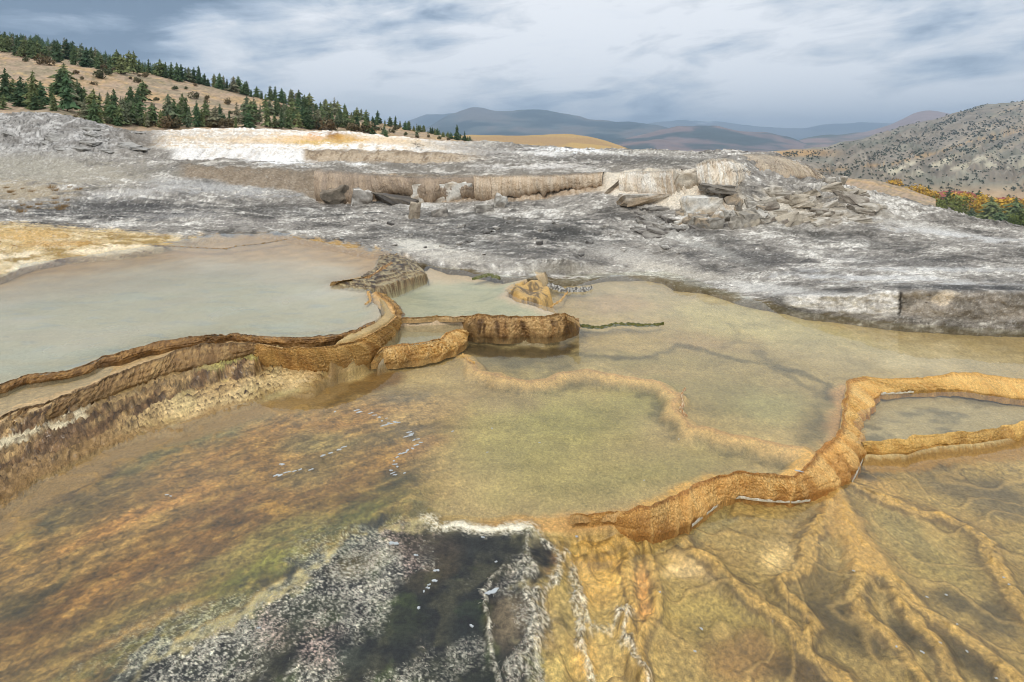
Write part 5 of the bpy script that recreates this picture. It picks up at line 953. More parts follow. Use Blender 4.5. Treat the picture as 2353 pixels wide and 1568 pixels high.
def hull_rock(seed, w, d, h, c1, c2, sub=2, npts=16, rnd=0.35, box=False):
    rg = random.Random(seed); bm = bmesh.new()
    for i in range(npts):
        if box: v = [rg.choice((-1, 1)) * rg.uniform(.75, 1) for _ in range(3)]; 
        else:
            v = [rg.gauss(0, 1) for _ in range(3)]; n_ = math.sqrt(sum(a * a for a in v)); v = [a / n_ * rg.uniform(.8, 1) for a in v]
        bm.verts.new((v[0] * w / 2, v[1] * d / 2, (v[2] + .8) * h / 2))
    r_ = bmesh.ops.convex_hull(bm, input=bm.verts); bmesh.ops.delete(bm, geom=list({g for g in r_['geom_interior'] if isinstance(g, bmesh.types.BMVert)}), context='VERTS')
    bmesh.ops.subdivide_edges(bm, edges=bm.edges, cuts=3, use_grid_fill=True); bmesh.ops.triangulate(bm, faces=bm.faces)
    me = bpy.data.meshes.new('travertine_block'); bm.to_mesh(me); bm.free()
    n = len(me.vertices); co = np.empty(n * 3, np.float32); me.vertices.foreach_get('co', co); co = co.reshape(-1, 3)
    nn = np.stack([fbm(co[:, 0] * 6 + co[:, 2] * 3 + seed, co[:, 1] * 6 + k * 7 + co[:, 2] * 12, 3, 700 + k) for k in range(3)], 1)
    co += nn * np.array([w, d, h]) * .09 * (1 if rnd else .5)
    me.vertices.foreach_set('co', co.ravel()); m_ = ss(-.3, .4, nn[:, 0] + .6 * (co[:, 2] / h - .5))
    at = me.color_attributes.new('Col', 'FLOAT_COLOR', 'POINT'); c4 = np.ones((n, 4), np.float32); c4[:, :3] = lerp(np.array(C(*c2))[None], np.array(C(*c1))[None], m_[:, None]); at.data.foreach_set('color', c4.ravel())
    me.materials.append(M_rock); return me
WH, TN, GR = (222, 217, 206), (182, 164, 140), (134, 128, 118)
def block(x, y, wp, hp, c1, c2, label, seed, rot=0, tilt=0, depth=.8, name='travertine_block', group=None, box=True, sink=.12, dfix=None):
    p = T_.at(x, y) if dfix is None else tuple(WD(x, y, dfix)); s_ = p[1] / F
    o = link(name, hull_rock(seed, wp * s_, wp * s_ * depth, hp * s_ * 1.1, c1, c2, box=box), loc=(p[0], p[1] + wp * s_ * depth * .25, p[2] - hp * s_ * sink))
    o.rotation_euler = (R(tilt * .4), R(tilt), R(rot)); return tag(o, label, 'rock', group)
block(985, 466, 84, 50, WH, TN, 'big white broken block, left of the pair under the terrace lip', 1, 4, 0, .5, dfix=12.75)
block(1055, 465, 62, 52, WH, TN, 'big white broken block, right of the pair under the terrace lip', 2, -6, 0, .5, dfix=12.7)
block(905, 478, 110, 34, (96, 92, 88), (128, 118, 104), 'dark tilted slab lying below the undercut terrace wall', 3, -10, 12, .5, dfix=12.5)
block(765, 472, 92, 60, (146, 134, 118), (112, 104, 92), 'rounded grey brown buttress stone at the left end of the undercut wall', 4, 0, 0, .6, box=False, dfix=12.8)
block(828, 476, 50, 50, (216, 210, 200), (120, 112, 102), 'grey boulder with white broken patch beside the dark slab', 5, 12, 6, .7, dfix=12.55)
block(950, 502, 26, 44, (190, 176, 154), (146, 132, 114), 'small upright pale stone standing alone on the dark flat', 6, 20, 4, .8)
block(1012, 498, 40, 20, (176, 168, 156), (120, 114, 106), 'small flat leaning stone right of the upright stone', 7, 14, -14, .8)
block(1148, 474, 30, 30, (206, 202, 192), (140, 132, 120), 'small pointed pale stone below the hanging drip fringe', 8, -8, 10, .8)
block(1112, 484, 46, 16, (186, 180, 168), (120, 114, 106), 'low pale slab beside the small pointed stone', 9, 10, 0, .8)
block(1490, 468, 136, 26, (214, 208, 196), (176, 156, 130), 'long white broken slab below the fluted white wall', 10, 8, 0, .3, dfix=10.9)
block(1617, 502, 92, 58, (226, 222, 212), (190, 176, 154), 'large clean white block in the middle of the rubble', 11, 4, 0, .6, dfix=10.0)
block(1600, 520, 34, 26, (172, 166, 154), (140, 132, 118), 'grey block leaning at the foot of the large white block, left one', 12, 14, 4, .8)
block(1640, 524, 46, 26, (162, 156, 146), (134, 128, 116), 'grey wide block at the foot of the large white block, right one', 13, -4, -3, .8)
block(1690, 526, 40, 34, (196, 188, 174), (140, 132, 120), 'pale tilted plate leaning right of the grey blocks', 14, 25, 24, .5)
block(1722, 520, 46, 36, (146, 140, 130), (184, 172, 152), 'grey brown boulder at the lower end of the rubble', 15, 10, 0, .8)
block(1578, 440, 60, 50, (206, 196, 178), (166, 148, 124), 'cream block wedged between fluted wall and buttress', 16, 5, 5, .7, dfix=10.9)
block(1405, 444, 70, 12, (150, 136, 116), (110, 98, 84), 'long thin plate lying in the diagonal crack of the wall', 17, 10, -38, .6, dfix=11.9)
block(1650, 440, 74, 18, (112, 106, 98), (150, 142, 130), 'dark flat cap stone above the large white block', 18, 4, 3, .8, dfix=10.2)
block(1938, 428, 20, 26, (226, 222, 214), (180, 168, 150), 'small white block standing at the right end of the skyline dome', 19, 5, 0, .8, dfix=11.4)
block(1912, 424, 34, 18, (206, 200, 188), (160, 150, 136), 'low white block next to the end block on the skyline', 20, 0, 0, .8, dfix=11.6)
rg = random.Random(5)
for k in range(34):
    x = rg.uniform(1560, 1760); y = rg.uniform(462, 528) - (1760 - x) * .02; w_ = rg.uniform(12, 36)
    block(x, y, w_, w_ * rg.uniform(.4, .9), *rg.choice(((WH, TN), (TN, GR), ((200, 194, 182), GR))), 'broken white and tan travertine chunk in the rubble below the buttress', 100 + k, rg.uniform(-40, 40), rg.uniform(-30, 30), .8, group='rubble chunks below the broken wall')
for k in range(46):
    x = rg.uniform(1740, 2010); y = rg.uniform(440, 512) + (x - 1740) * .02; w_ = rg.uniform(22, 62)
    block(x, y, w_, w_ * rg.uniform(.2, .55), *rg.choice((((206, 198, 184), (168, 158, 142)), ((196, 184, 164), (150, 140, 124)), ((176, 168, 154), (134, 124, 112)))), 'thin tilted crust slab among the shattered slabs on the right of the mound', 200 + k, rg.uniform(-30, 30), rg.uniform(-28, 16), .9, sink=.4, group='shattered crust slabs on the right mound')
for k in range(20):
    x = rg.uniform(1460, 1620); y = rg.uniform(475, 545); w_ = rg.uniform(24, 60)
    block(x, y, w_, w_ * rg.uniform(.14, .26), (160, 154, 144), (112, 106, 100), 'dark thin crust plate on the slope left of the rubble', 300 + k, rg.uniform(-10, 40), rg.uniform(0, 26), .7, sink=.45, group='dark crust plates on the slope')
for k in range(14):
    x = rg.uniform(20, 330); y = rg.uniform(285, 350) + max(0, (x - 200) * .12); w_ = rg.uniform(26, 60)
    block(x, y, w_, w_ * rg.uniform(.14, .24), (176, 172, 164), (104, 100, 94), 'grey layered ledge plate on the knoll at the left edge', 400 + k, rg.uniform(-20, 20), rg.uniform(4, 22), .7, sink=.5, group='layered plates on the left knoll')
for k in range(40):
    x = rg.uniform(820, 1560); y = rg.uniform(505, 610); w_ = rg.uniform(7, 18)
    if y > 590 and x > 980: y -= 30
    block(x, y, w_, w_ * rg.uniform(.3, .6), *rg.choice((((206, 200, 190), GR), ((130, 126, 120), (90, 86, 82)))), 'small loose flake of crust on the grey slope above the pools', 500 + k, rg.uniform(-40, 40), rg.uniform(-15, 15), .8, group='loose flakes on the grey slope')
# ================================================================== TREES
def fol_mat(name, c1, c2, tr=.0):
    m = bpy.data.materials.new(name); m.use_nodes = True; t = NT(m.node_tree); t.n.clear(); out = t.new('ShaderNodeOutputMaterial'); b = t.new('ShaderNodeBsdfPrincipled'); t.link(b.outputs[0], out.inputs[0])
    oi = t.new('ShaderNodeObjectInfo').outputs['Random']; a = t.new('ShaderNodeAttribute', attribute_name='Col').outputs['Color']
    c = t.mix(oi, C(*c1), C(*c2)); t.link(t.mix(1.0, c, a, 'MULTIPLY'), b.inputs['Base Color']); b.inputs['Roughness'].default_value = .8; b.inputs['Specular IOR Level'].default_value = .15
    return m
M_con = fol_mat('conifer_needles', (80, 106, 72), (122, 128, 82)); M_brn = base_mat('bark', .9, .3, 20, .3, .1, vertex=False, colour=C(96, 80, 66))
M_con2 = fol_mat('grey_green_needles', (108, 122, 92), (134, 130, 104)); M_con3 = fol_mat('dark_needles', (62, 84, 60), (84, 100, 66)); M_shr = fol_mat('juniper_foliage', (96, 104, 76), (122, 104, 78)); M_yel = fol_mat('autumn_leaves', (222, 182, 66), (200, 156, 58)); M_grn = fol_mat('willow_leaves', (112, 124, 62), (134, 136, 68)); M_jun = fol_mat('mountain_juniper', (104, 112, 98), (128, 128, 112))
def cone_trunk(h, r, name):
    bm = bmesh.new(); bmesh.ops.create_cone(bm, cap_ends=True, segments=7, radius1=r, radius2=r * .15, depth=h); bmesh.ops.translate(bm, verts=bm.verts, vec=(0, 0, h / 2))
    me = bpy.data.meshes.new(name); bm.to_mesh(me); bm.free(); me.materials.append(M_brn); return me
def conifer(seed, h=1.0, wd=.2, lean=0, base=.08, dens=1.0, mat=None, rag=.3):
    """unit-height conifer crown of drooping branch fans"""
    rs = np.random.RandomState(seed); V = []; Fc = []; Cc = []
    nw = int(26 * dens)
    for i in range(nw):
        f = i / (nw - 1); z = base + (1 - base) * f ** .95; rad = wd * ((1 - f) ** .66 + .05) * (.6 + .7 * rs.rand()) * (1 + .25 * math.sin(i * 1.3 + seed)) * (min(1, .55 + f * 4))
        nb = int(9 - 4 * f)
        for b in range(nb):
            if rs.rand() < rag * .35: continue
            a = 6.283 * (b + rs.rand()) / nb; r = rad * (.65 + .6 * rs.rand()); ca, sa = math.cos(a), math.sin(a); sh = .65 + .6 * rs.rand()
            for k in range(4):
                r0 = r * (.15 + .25 * k); zc = z - r * .35 * (r0 / r) + .012 * rs.randn(); w_ = r * (.30 - .05 * k) * (.8 + .5 * rs.rand()); an = rs.randn() * .5
                px_, py_ = -sa, ca; i0 = len(V); L_ = r * .38
                c0 = (ca * r0, sa * r0, zc)
                V += [(c0[0] - px_ * w_, c0[1] - py_ * w_, zc + an * w_ - .01), (c0[0] + ca * L_, c0[1] + sa * L_, zc - L_ * .35), (c0[0] + px_ * w_, c0[1] + py_ * w_, zc - an * w_ - .01), (c0[0], c0[1], zc + .02 + w_ * .5)]
                Fc += [(i0, i0 + 1, i0 + 3), (i0 + 1, i0 + 2, i0 + 3)]; s2 = sh * (.8 + .4 * rs.rand()); Cc += [s2] * 4
    V += [(-.012, 0, .93), (.012, 0, .93), (0, 0, 1.03)]; Fc.append((len(V) - 3, len(V) - 2, len(V) - 1)); Cc += [1] * 3
    c = np.repeat(np.array(Cc)[:, None], 3, 1); return mkmesh('crown', np.array(V), np.array(Fc), mat or M_con, c, smooth=False)
def leafy(seed, wd=.5, hh=1.0, mat=None, n=1100, base=.12, lobes=7, ls=.06):
    rs = np.random.RandomState(seed); lb = [(rs.uniform(-.45, .45) * wd, rs.uniform(-.45, .45) * wd, base + (hh - base) * rs.uniform(.25, .78), rs.uniform(.28, .45) * wd) for _ in range(lobes)]
    V = []; Fc = []; Cc = []
    for i in range(n):
        l = lb[rs.randint(lobes)]; d = rs.randn(3); d /= np.linalg.norm(d); r = l[3] * (.6 + .5 * rs.rand()); p = np.array(l[:3]) + d * r * np.array([1, 1, 1.05]); 
        if p[2] < base: continue
        u = rs.randn(3); u /= np.linalg.norm(u); v_ = np.cross(d, u); s_ = ls * (.5 + rs.rand()); i0 = len(V); V += [p - v_ * s_, p + u * s_ * .8, p + v_ * s_, p - u * s_ * .8]; Fc += [(i0, i0 + 1, i0 + 2), (i0, i0 + 2, i0 + 3)]; Cc += [.6 + .6 * rs.rand()] * 4
    return mkmesh('crown', np.array(V), np.array(Fc), mat, np.repeat(np.array(Cc)[:, None], 3, 1), smooth=False)
CON = [conifer(1000 + i, wd=w_ * 1.1, base=b_, dens=d_, rag=r_, mat=(M_con, M_con3, M_con2, M_con3, M_con, M_con, M_con2)[i]) for i, (w_, b_, d_, r_) in enumerate([(.17, .06, 1, .3), (.21, .05, 1, .4), (.24, .04, .9, .5), (.14, .10, 1, .5), (.19, .12, .9, .8), (.26, .05, .9, .3), (.16, .2, .8, 1.0)])]
TRK = cone_trunk(.95, .016, 'trunk')
def joined(name, crown, trunk):
    bm = bmesh.new(); bm.from_mesh(crown); nf = len(bm.faces); bm.from_mesh(trunk)
    bm.faces.ensure_lookup_table()
    for f_ in bm.faces[nf:]: f_.material_index = 1
    me = bpy.data.meshes.new(name); bm.to_mesh(me); bm.free(); me.materials.append(crown.materials[0]); me.materials.append(M_brn); return me
CONJ = [joined('conifer', c, TRK) for c in CON]
JUN = [leafy(1100 + i, wd=w_, hh=1.0, mat=M_shr, n=420, base=.02, lobes=6, ls=.10) for i, w_ in enumerate((.8, 1.0, 1.2))]
DEC = [leafy(1200 + i, wd=w_, hh=1.0, mat=M_yel, n=1300, lobes=11) for i, w_ in enumerate((.7, .9, 1.1))]
WIL = [leafy(1300 + i, wd=w_, hh=1.0, mat=M_grn, n=1300, lobes=12) for i, w_ in enumerate((1.0, 1.6))]
TRK2 = cone_trunk(.5, .03, 'trunk')
def tree(name, loc, h, crown, trunk, label, cat, group=None, parts=True, rg=rg, sxy=1.0, jn=None):
    if parts:
        r_ = link(name, None, loc=loc); a = link('trunk', trunk, r_); b = link('crown', crown, r_)
    else: r_ = link(name, jn if jn else crown, loc=loc)
    r_.rotation_euler = (rg.uniform(-.03, .03), rg.uniform(-.03, .03), rg.uniform(0, 6.28)); r_.scale = (h * sxy, h * sxy, h); return tag(r_, label, cat, group)
def lhtree(x, y, hp, label, group=None, kind=None, ridge_=False, sxy=1.0, small=26):
    p = LH.at(x, y); h = hp * p[1] / F; k = rg.randrange(7) if kind is None else kind
    return tree('conifer_tree', (p[0], p[1], p[2] - h * .03), h * 1.03, CON[k], TRK, label, 'tree', group, hp >= small, sxy=sxy, jn=CONJ[k])
named = [(75, 250, 98, 'tall dark conifer in the left cluster, tallest of those on the slope below the crest', 0), (155, 256, 104, 'tall ragged conifer with bare tip standing over the gap in the left trees', 4),
         (12, 232, 84, 'dark conifer cut by the left edge of the picture', 1), (215, 284, 66, 'broad brownish green conifer just above the grey knoll', 5), (262, 280, 84, 'dense dark conifer right of the broad brownish one', 1),
         (385, 290, 86, 'tall slim conifer rising above the belt behind the white terrace', 2), (428, 288, 74, 'narrow twin-tipped conifer in the belt behind the white terrace', 3), (300, 262, 70, 'dark rounded conifer on the bare slope above the belt', 1),
         (1050, 322, 40, 'lone tall conifer near the right end of the crest line', 1), (1068, 324, 26, 'small pointed conifer at the very right end of the crest line', 3), (958, 316, 36, 'dead looking ragged conifer on the crest where it meets the far mountains', 6), (452, 292, 62, 'spire shaped conifer at the middle of the belt', 0)]
for x, y, hp, lb, k in named: lhtree(x, y, hp * .88, lb, kind=k, sxy=.9)
sky_y = lambda x: float(np.interp(x, [0, 130, 200, 260, 300, 500, 640, 750, 870], [262, 266, 279, 295, 298, 294, 297, 300, 311]))
crest = lambda x: float(np.interp(x, [0, 60, 150, 250, 350, 500, 600, 700, 800, 900, 1000, 1075], [112, 122, 135, 153, 172, 200, 225, 246, 268, 290, 309, 323]))
def scatter(n, x0, x1, yf, hf, label, group, dy=(0, 0), kinds=None, sxy=1.0):
    for k in range(n):
        x = x0 + (x1 - x0) * (k + rg.random()) / n; lhtree(x, yf(x) + rg.uniform(*dy), hf(x) * rg.choice((rg.uniform(.45, .8), rg.uniform(.75, 1.1), rg.uniform(.95, 1.25))), label, group, kinds and rg.choice(kinds), sxy=sxy * rg.uniform(.65, 1.15))
scatter(38, 190, 500, lambda x: sky_y(x) - 4, lambda x: 50, 'green conifer in the left half of the dense belt behind the white terrace', 'conifer belt behind the white terrace, left half', (-22, 4), sxy=1.2)
scatter(34, 500, 860, lambda x: sky_y(x) - 2, lambda x: np.interp(x, [500, 700, 860], [48, 46, 26]), 'green conifer in the right half of the dense belt behind the white terrace', 'conifer belt behind the white terrace, right half', (-14, 2), sxy=1.2)
scatter(14, 560, 800, lambda x: sky_y(x) - 20, lambda x: 44, 'conifer standing behind the right half of the belt', 'conifers on the slope behind the belt', (-16, 0), sxy=1.2)
scatter(16, 0, 190, lambda x: 250, lambda x: 58, 'conifer of the loose cluster behind the knoll at the left edge', 'conifers behind the left knoll', (-48, 8), sxy=1.2)
scatter(12, 190, 340, lambda x: 250, lambda x: 40, 'conifer on the bare slope just above the belt', 'conifers above the belt', (-25, 5), sxy=1.2)
scatter(44, -10, 330, crest, lambda x: 42, 'dark conifer in the thick stand along the high left crest', 'thick stand on the high left crest', (-3, 12), kinds=[0, 1, 3, 4, 6], sxy=1.2)
scatter(34, 330, 660, crest, lambda x: 34, 'conifer in the row along the middle of the crest', 'row along the middle of the crest', (-2, 4), kinds=[0, 1, 2, 3, 5], sxy=1.2)
scatter(34, 660, 940, crest, lambda x: np.interp(x, [660, 940], [32, 20]), 'conifer on the descending right part of the crest', 'conifers on the descending crest', (-2, 5), kinds=[0, 1, 2, 5], sxy=1.3)
scatter(26, 940, 1085, crest, lambda x: np.interp(x, [940, 1085], [18, 10]), 'small conifer at the low right end of the crest', 'small conifers at the end of the crest', (-2, 3), kinds=[0, 1, 2, 5], sxy=1.5)
scatter(18, 640, 900, lambda x: crest(x) + 18, lambda x: 26, 'conifer on the slope just below the descending crest', 'conifers below the descending crest', (-8, 14), kinds=[1, 2, 5], sxy=1.3)
shr = [(50, 130, 16), (100, 134, 12), (190, 146, 12), (200, 150, 9), (105, 150, 20), (238, 160, 14), (264, 165, 12), (235, 182, 20), (245, 172, 16), (285, 170, 10), (330, 178, 10), (316, 190, 13), (312, 184, 8), (335, 218, 18), (425, 206, 7), (450, 198, 6), (330, 202, 9), (300, 182, 7), (320, 176, 6), (175, 170, 10), (186, 184, 8), (215, 196, 8), (60, 142, 12), (360, 232, 10), (445, 226, 14), (478, 230, 10), (475, 238, 8), (400, 208, 10), (520, 240, 12), (560, 250, 10), (530, 262, 8),
       (640, 262, 10), (650, 250, 9), (900, 306, 9), (870, 300, 9), (930, 312, 8), (845, 296, 12), (985, 316, 8), (1010, 320, 8), (820, 290, 10), (780, 282, 10), (910, 300, 12), (960, 318, 7), (1030, 322, 7), (700, 268, 10), (150, 268, 6), (170, 272, 7), (165, 276, 6)]
for x, y, hp in shr:
    p = LH.at(x, y); h = hp * p[1] / F; k = rg.randrange(3)
    tree('juniper_shrub', (p[0], p[1], p[2] - h * .05), h * 1.05, JUN[k], TRK2, 'rounded olive brown juniper shrub dotted on the bare tan hillside', 'shrub', 'juniper shrubs on the bare hillside', False)
for k in range(30):
    x = rg.uniform(180, 860); y = sky_y(x) - rg.uniform(0, 10); hp = rg.uniform(12, 24); p = LH.at(x, y); h = hp * p[1] / F
    tree('young_bush', (p[0], p[1], p[2] - h * .05), h * 1.1, rg.choice(JUN), TRK2, 'low green bush', 'bush', 'bushes at the foot of the belt', False)
def merged(name, protos, places, mat, label, kind='stuff'):
    Vs, Qs, Cs, off = [], [], [], 0; rs = np.random.RandomState(3)
    pd = []
    for m_ in protos:
        v = np.empty(len(m_.vertices) * 3, np.float32); m_.vertices.foreach_get('co', v); q_ = np.empty(len(m_.loops), np.int32); m_.loops.foreach_get('vertex_index', q_)
        c_ = np.empty(len(m_.vertices) * 4, np.float32); m_.color_attributes['Col'].data.foreach_get('color', c_); pd.append((v.reshape(-1, 3), q_.reshape(-1, 3), c_.reshape(-1, 4)[:, :3]))
    for (x, y, z, h, w_) in places:
        v, q_, c_ = pd[rs.randint(len(pd))]; a = rs.rand() * 6.28; ca, sa = math.cos(a), math.sin(a)
        vv = np.stack([(v[:, 0] * ca - v[:, 1] * sa) * h * w_ + x, (v[:, 0] * sa + v[:, 1] * ca) * h * w_ + y, v[:, 2] * h + z], 1); Vs.append(vv); Qs.append(q_ + off); Cs.append(c_ * rs.uniform(.7, 1.2)); off += len(vv)
    return tag(link(name, mkmesh(name, np.concatenate(Vs), np.concatenate(Qs), mat, np.concatenate(Cs), smooth=False)), label, None, None, kind)
CONS = [conifer(1050 + i, wd=.22, dens=.35, rag=.4) for i in range(4)]
pl_ = []
for k in range(230):
    x = rg.uniform(-20, 470); y = float(np.interp(x, [-20, 0, 100, 200, 350, 450], [92, 92, 100, 128, 165, 192])) + abs(rg.gauss(0, 9)); p = LR.at(x, y); pl_.append((p[0], p[1], p[2], rg.uniform(15, 26) * p[1] / F, 1.2))
merged('distant_ridge_forest', CONS, pl_, M_con, 'dark conifer forest covering the far ridge at the upper left')
# junipers of the right mountainside
JS = [leafy(1400 + i, wd=.9, hh=1.0, mat=M_jun, n=26, base=.0, lobes=4, ls=.22) for i in range(4)]
sky_r = lambda x: float(np.interp(x, [1790, 1900, 1960, 2030, 2100, 2160, 2215, 2270, 2310, 2353, 2500], [353, 341, 326, 302, 284, 268, 253, 239, 236, 231, 210]))
cnt = 0; far_pl = []; cand = []
while len(cand) < 2100:
    x = rg.uniform(1800, 2420); s0 = sky_r(x); t = rg.random() ** 1.25; y = s0 + t * (455 - s0)
    dgn = noise2(np.array([(x + y * 1.8) * .006]), np.array([(x * .5 + y) * .045]), 901)[0] + .6 * noise2(np.array([x * .02]), np.array([y * .05]), 903)[0]
    if rg.random() > .10 + .9 * float(ss(-.25, .5, dgn)) * (1 - .75 * float(ss(.35, .7, t))): continue
    cand.append((x, y, rg.uniform(2.8, 5.4) * (.75 + .6 * t)))
cand.sort(key=lambda c: -c[2])
for i, (x, y, hp) in enumerate(cand):
    p = LM.at(x, y); h = hp * p[1] / F
    if i < 290:
        o = link('mountain_juniper', JS[i % 4], loc=(p[0], p[1], p[2] - h * .1)); o.scale = (h, h, h); o.rotation_euler = (0, 0, rg.uniform(0, 6)); tag(o, 'dark juniper dot on the sage covered mountainside at the right', 'tree', 'junipers on the right mountainside')
    else: far_pl.append((p[0], p[1], p[2] - h * .1, h, 1.0))
merged('juniper_cover', JS, far_pl, M_jun, 'scattered small junipers covering the right mountainside')
# ---- village at the foot of the mountain
GZ = -.6 - 50
def VP(x, y):
    d = (H - GZ - 1.0) * F / (y - HY) if y < 600 else 300
    zf = -.6 - 50 - 35 * float(ss(300, 1200, np.float64(math.hypot((x - CX) / F * d, d)))); d = (H - zf) * F / (y - HY); return ((x - CX) / F * d, d, zf)
vt = [('y', 2055, 446, 32, 0, 'round golden yellow tree at the left end of the village'), ('y', 2078, 450, 18, 0, 'small yellow green tree right of the round golden one'), ('c', 2031, 446, 22, 1, 'dark conifer at the left end of the village trees'), ('c', 2013, 444, 12, 1, 'tiny dark conifer furthest left by the tan knoll'),
      ('y', 2112, 462, 34, 2, 'wide golden tree beside the white building'), ('c', 2134, 456, 30, 1, 'dark conifer rising behind the wide golden tree'), ('y', 2143, 468, 26, 0, 'yellow green tree in front of the red building'), ('c', 2181, 466, 30, 1, 'dark conifer before the long red roof'),
      ('y', 2206, 474, 32, 1, 'bright yellow tree beside the big green willow'), ('g', 2190, 496, 40, 1, 'big green willow crown nearest the mound'), ('c', 2226, 458, 18, 3, 'slim dark conifer between the red roofs'), ('c', 2251, 474, 36, 1, 'tall dark conifer right of the red building'),
      ('y', 2243, 492, 24, 0, 'small orange yellow tree under the tall conifer'), ('c', 2233, 500, 24, 2, 'low dark conifer beside the small orange tree'), ('y', 2270, 484, 34, 2, 'wide yellow tree behind the large conifers'), ('c', 2279, 512, 60, 5, 'large broad conifer, left of the two biggest in the village'),
      ('y', 2309, 492, 38, 1, 'tall yellow tree between the two biggest conifers'), ('c', 2334, 514, 60, 5, 'large broad conifer, right of the two biggest in the village'), ('g', 2352, 530, 40, 0, 'dark green round tree at the right picture edge'), ('y', 2165, 462, 18, 0, 'pale yellow tree by the red building'), ('c', 2318, 466, 20, 1, 'small conifer by the far right roof'), ('y', 2345, 480, 24, 1, 'yellow tree at the right picture edge'), ('c', 2300, 522, 40, 5, 'dark conifer low between the two biggest conifers'), ('y', 2098, 458, 14, 0, 'tiny yellow tree by the white building')]
for kd, x, y, hp, k, lb in vt:
    p = VP(x, y); h = hp * p[1] / F
    if kd == 'c': tree('conifer_tree', p, h, CON[k], TRK, lb, 'tree', sxy=1.5)
    elif kd == 'y': tree('autumn_tree', (p[0], p[1], p[2] - h * .1), h * 1.1, DEC[k], TRK2, lb, 'tree')
    else: tree('willow_tree', (p[0], p[1], p[2] - h * .1), h * 1.1, WIL[k], TRK2, lb, 'tree')
def boxm(bm, x0, x1, y0, y1, z0, z1):
    v = [bm.verts.new((x, y, z)) for z in (z0, z1) for x, y in ((x0, y0), (x1, y0), (x1, y1), (x0, y1))]
    for f_ in ((0, 1, 5, 4), (1, 2, 6, 5), (2, 3, 7, 6), (3, 0, 4, 7), (4, 5, 6, 7), (3, 2, 1, 0)): bm.faces.new([v[i] for i in f_])
def bmo(name, bm, mat, parent, loc=None):
    bmesh.ops.recalc_face_normals(bm, faces=bm.faces); me = bpy.data.meshes.new(name); bm.to_mesh(me); bm.free(); me.materials.append(mat); return link(name, me, parent, loc)
M_wall = base_mat('painted_wall', .8, .1, 3, .1, .2, vertex=False, colour=C(168, 112, 98)); M_wallw = base_mat('white_wall', .8, .1, 3, .1, .2, vertex=False, colour=C(220, 220, 216)); M_roof = base_mat('red_roof', .8, .2, 4, .2, .2, vertex=False, colour=C(158, 88, 78)); M_roofo = base_mat('orange_roof', .8, .2, 4, .2, .2, vertex=False, colour=C(206, 112, 76)); M_glass = base_mat('window_glass', .2, 0, 3, .1, .5, vertex=False, colour=C(50, 56, 62)); M_roofg = base_mat('grey_roof', .7, 0, 3, .1, .3, vertex=False, colour=C(176, 182, 188))
def house(x, y, wp, hp, wallm_, roofm, label, nwin=5, floors=2, rot=0):
    p = VP(x, y); s_ = p[1] / F; w_, h_ = wp * s_, hp * s_; dp = min(w_ * .6, 12)
    r_ = tag(link('village_house', None, loc=p), label, 'building'); r_.rotation_euler = (0, 0, R(rot))
    bm = bmesh.new(); boxm(bm, -w_ / 2, w_ / 2, 0, dp, 0, h_ * .6); bmo('wall', bm, wallm_, r_)
    bm = bmesh.new(); e = .6; a = [bm.verts.new(c) for c in ((-w_ / 2 - e, -e, h_ * .58), (w_ / 2 + e, -e, h_ * .58), (w_ / 2 + e, dp + e, h_ * .58), (-w_ / 2 - e, dp + e, h_ * .58), (-w_ / 2 + dp * .3, dp / 2, h_), (w_ / 2 - dp * .3, dp / 2, h_))]
    for f_ in ((0, 1, 5, 4), (1, 2, 5), (2, 3, 4, 5), (3, 0, 4), (3, 2, 1, 0)): bm.faces.new([a[i] for i in f_])
    rf = bmo('roof', bm, roofm, r_); bm = bmesh.new(); boxm(bm, -w_ * .2, -w_ * .2 + 1.2, dp / 2 - .6, dp / 2 + .6, h_ * .8, h_ * 1.08); bmo('chimney', bm, roofm, rf)
    for fl_ in range(floors):
        for k in range(nwin):
            cx = -w_ / 2 + w_ * (k + .5) / nwin; z0 = h_ * .6 * (fl_ + .3) / floors; bm = bmesh.new(); boxm(bm, cx - w_ / nwin * .22, cx + w_ / nwin * .22, -.06, .1, z0, z0 + h_ * .6 / floors * .5); bmo('window', bm, M_glass, r_)
house(2072, 455, 28, 11, M_wallw, M_roofo, 'low house with orange roof at the left of the village', 4, 1)
house(2090, 456, 16, 14, M_wallw, M_roofg, 'small white building with pale grey roof between the golden trees', 2, 2)
house(2158, 464, 44, 20, M_wall, M_roof, 'red roofed building behind the yellow green tree', 6, 2)
house(2200, 456, 50, 16, M_wall, M_roof, 'long red roofed building behind the bright yellow tree', 7, 2)
house(2232, 474, 44, 30, M_wall, M_roof, 'tallest red building of the village with three rows of windows', 6, 3)
house(2330, 470, 60, 14, M_wall, M_roof, 'long low red roofed building at the right picture edge', 8, 1)
house(2140, 449, 40, 10, M_wall, M_roof, 'distant red roof behind the dark conifer', 5, 1)
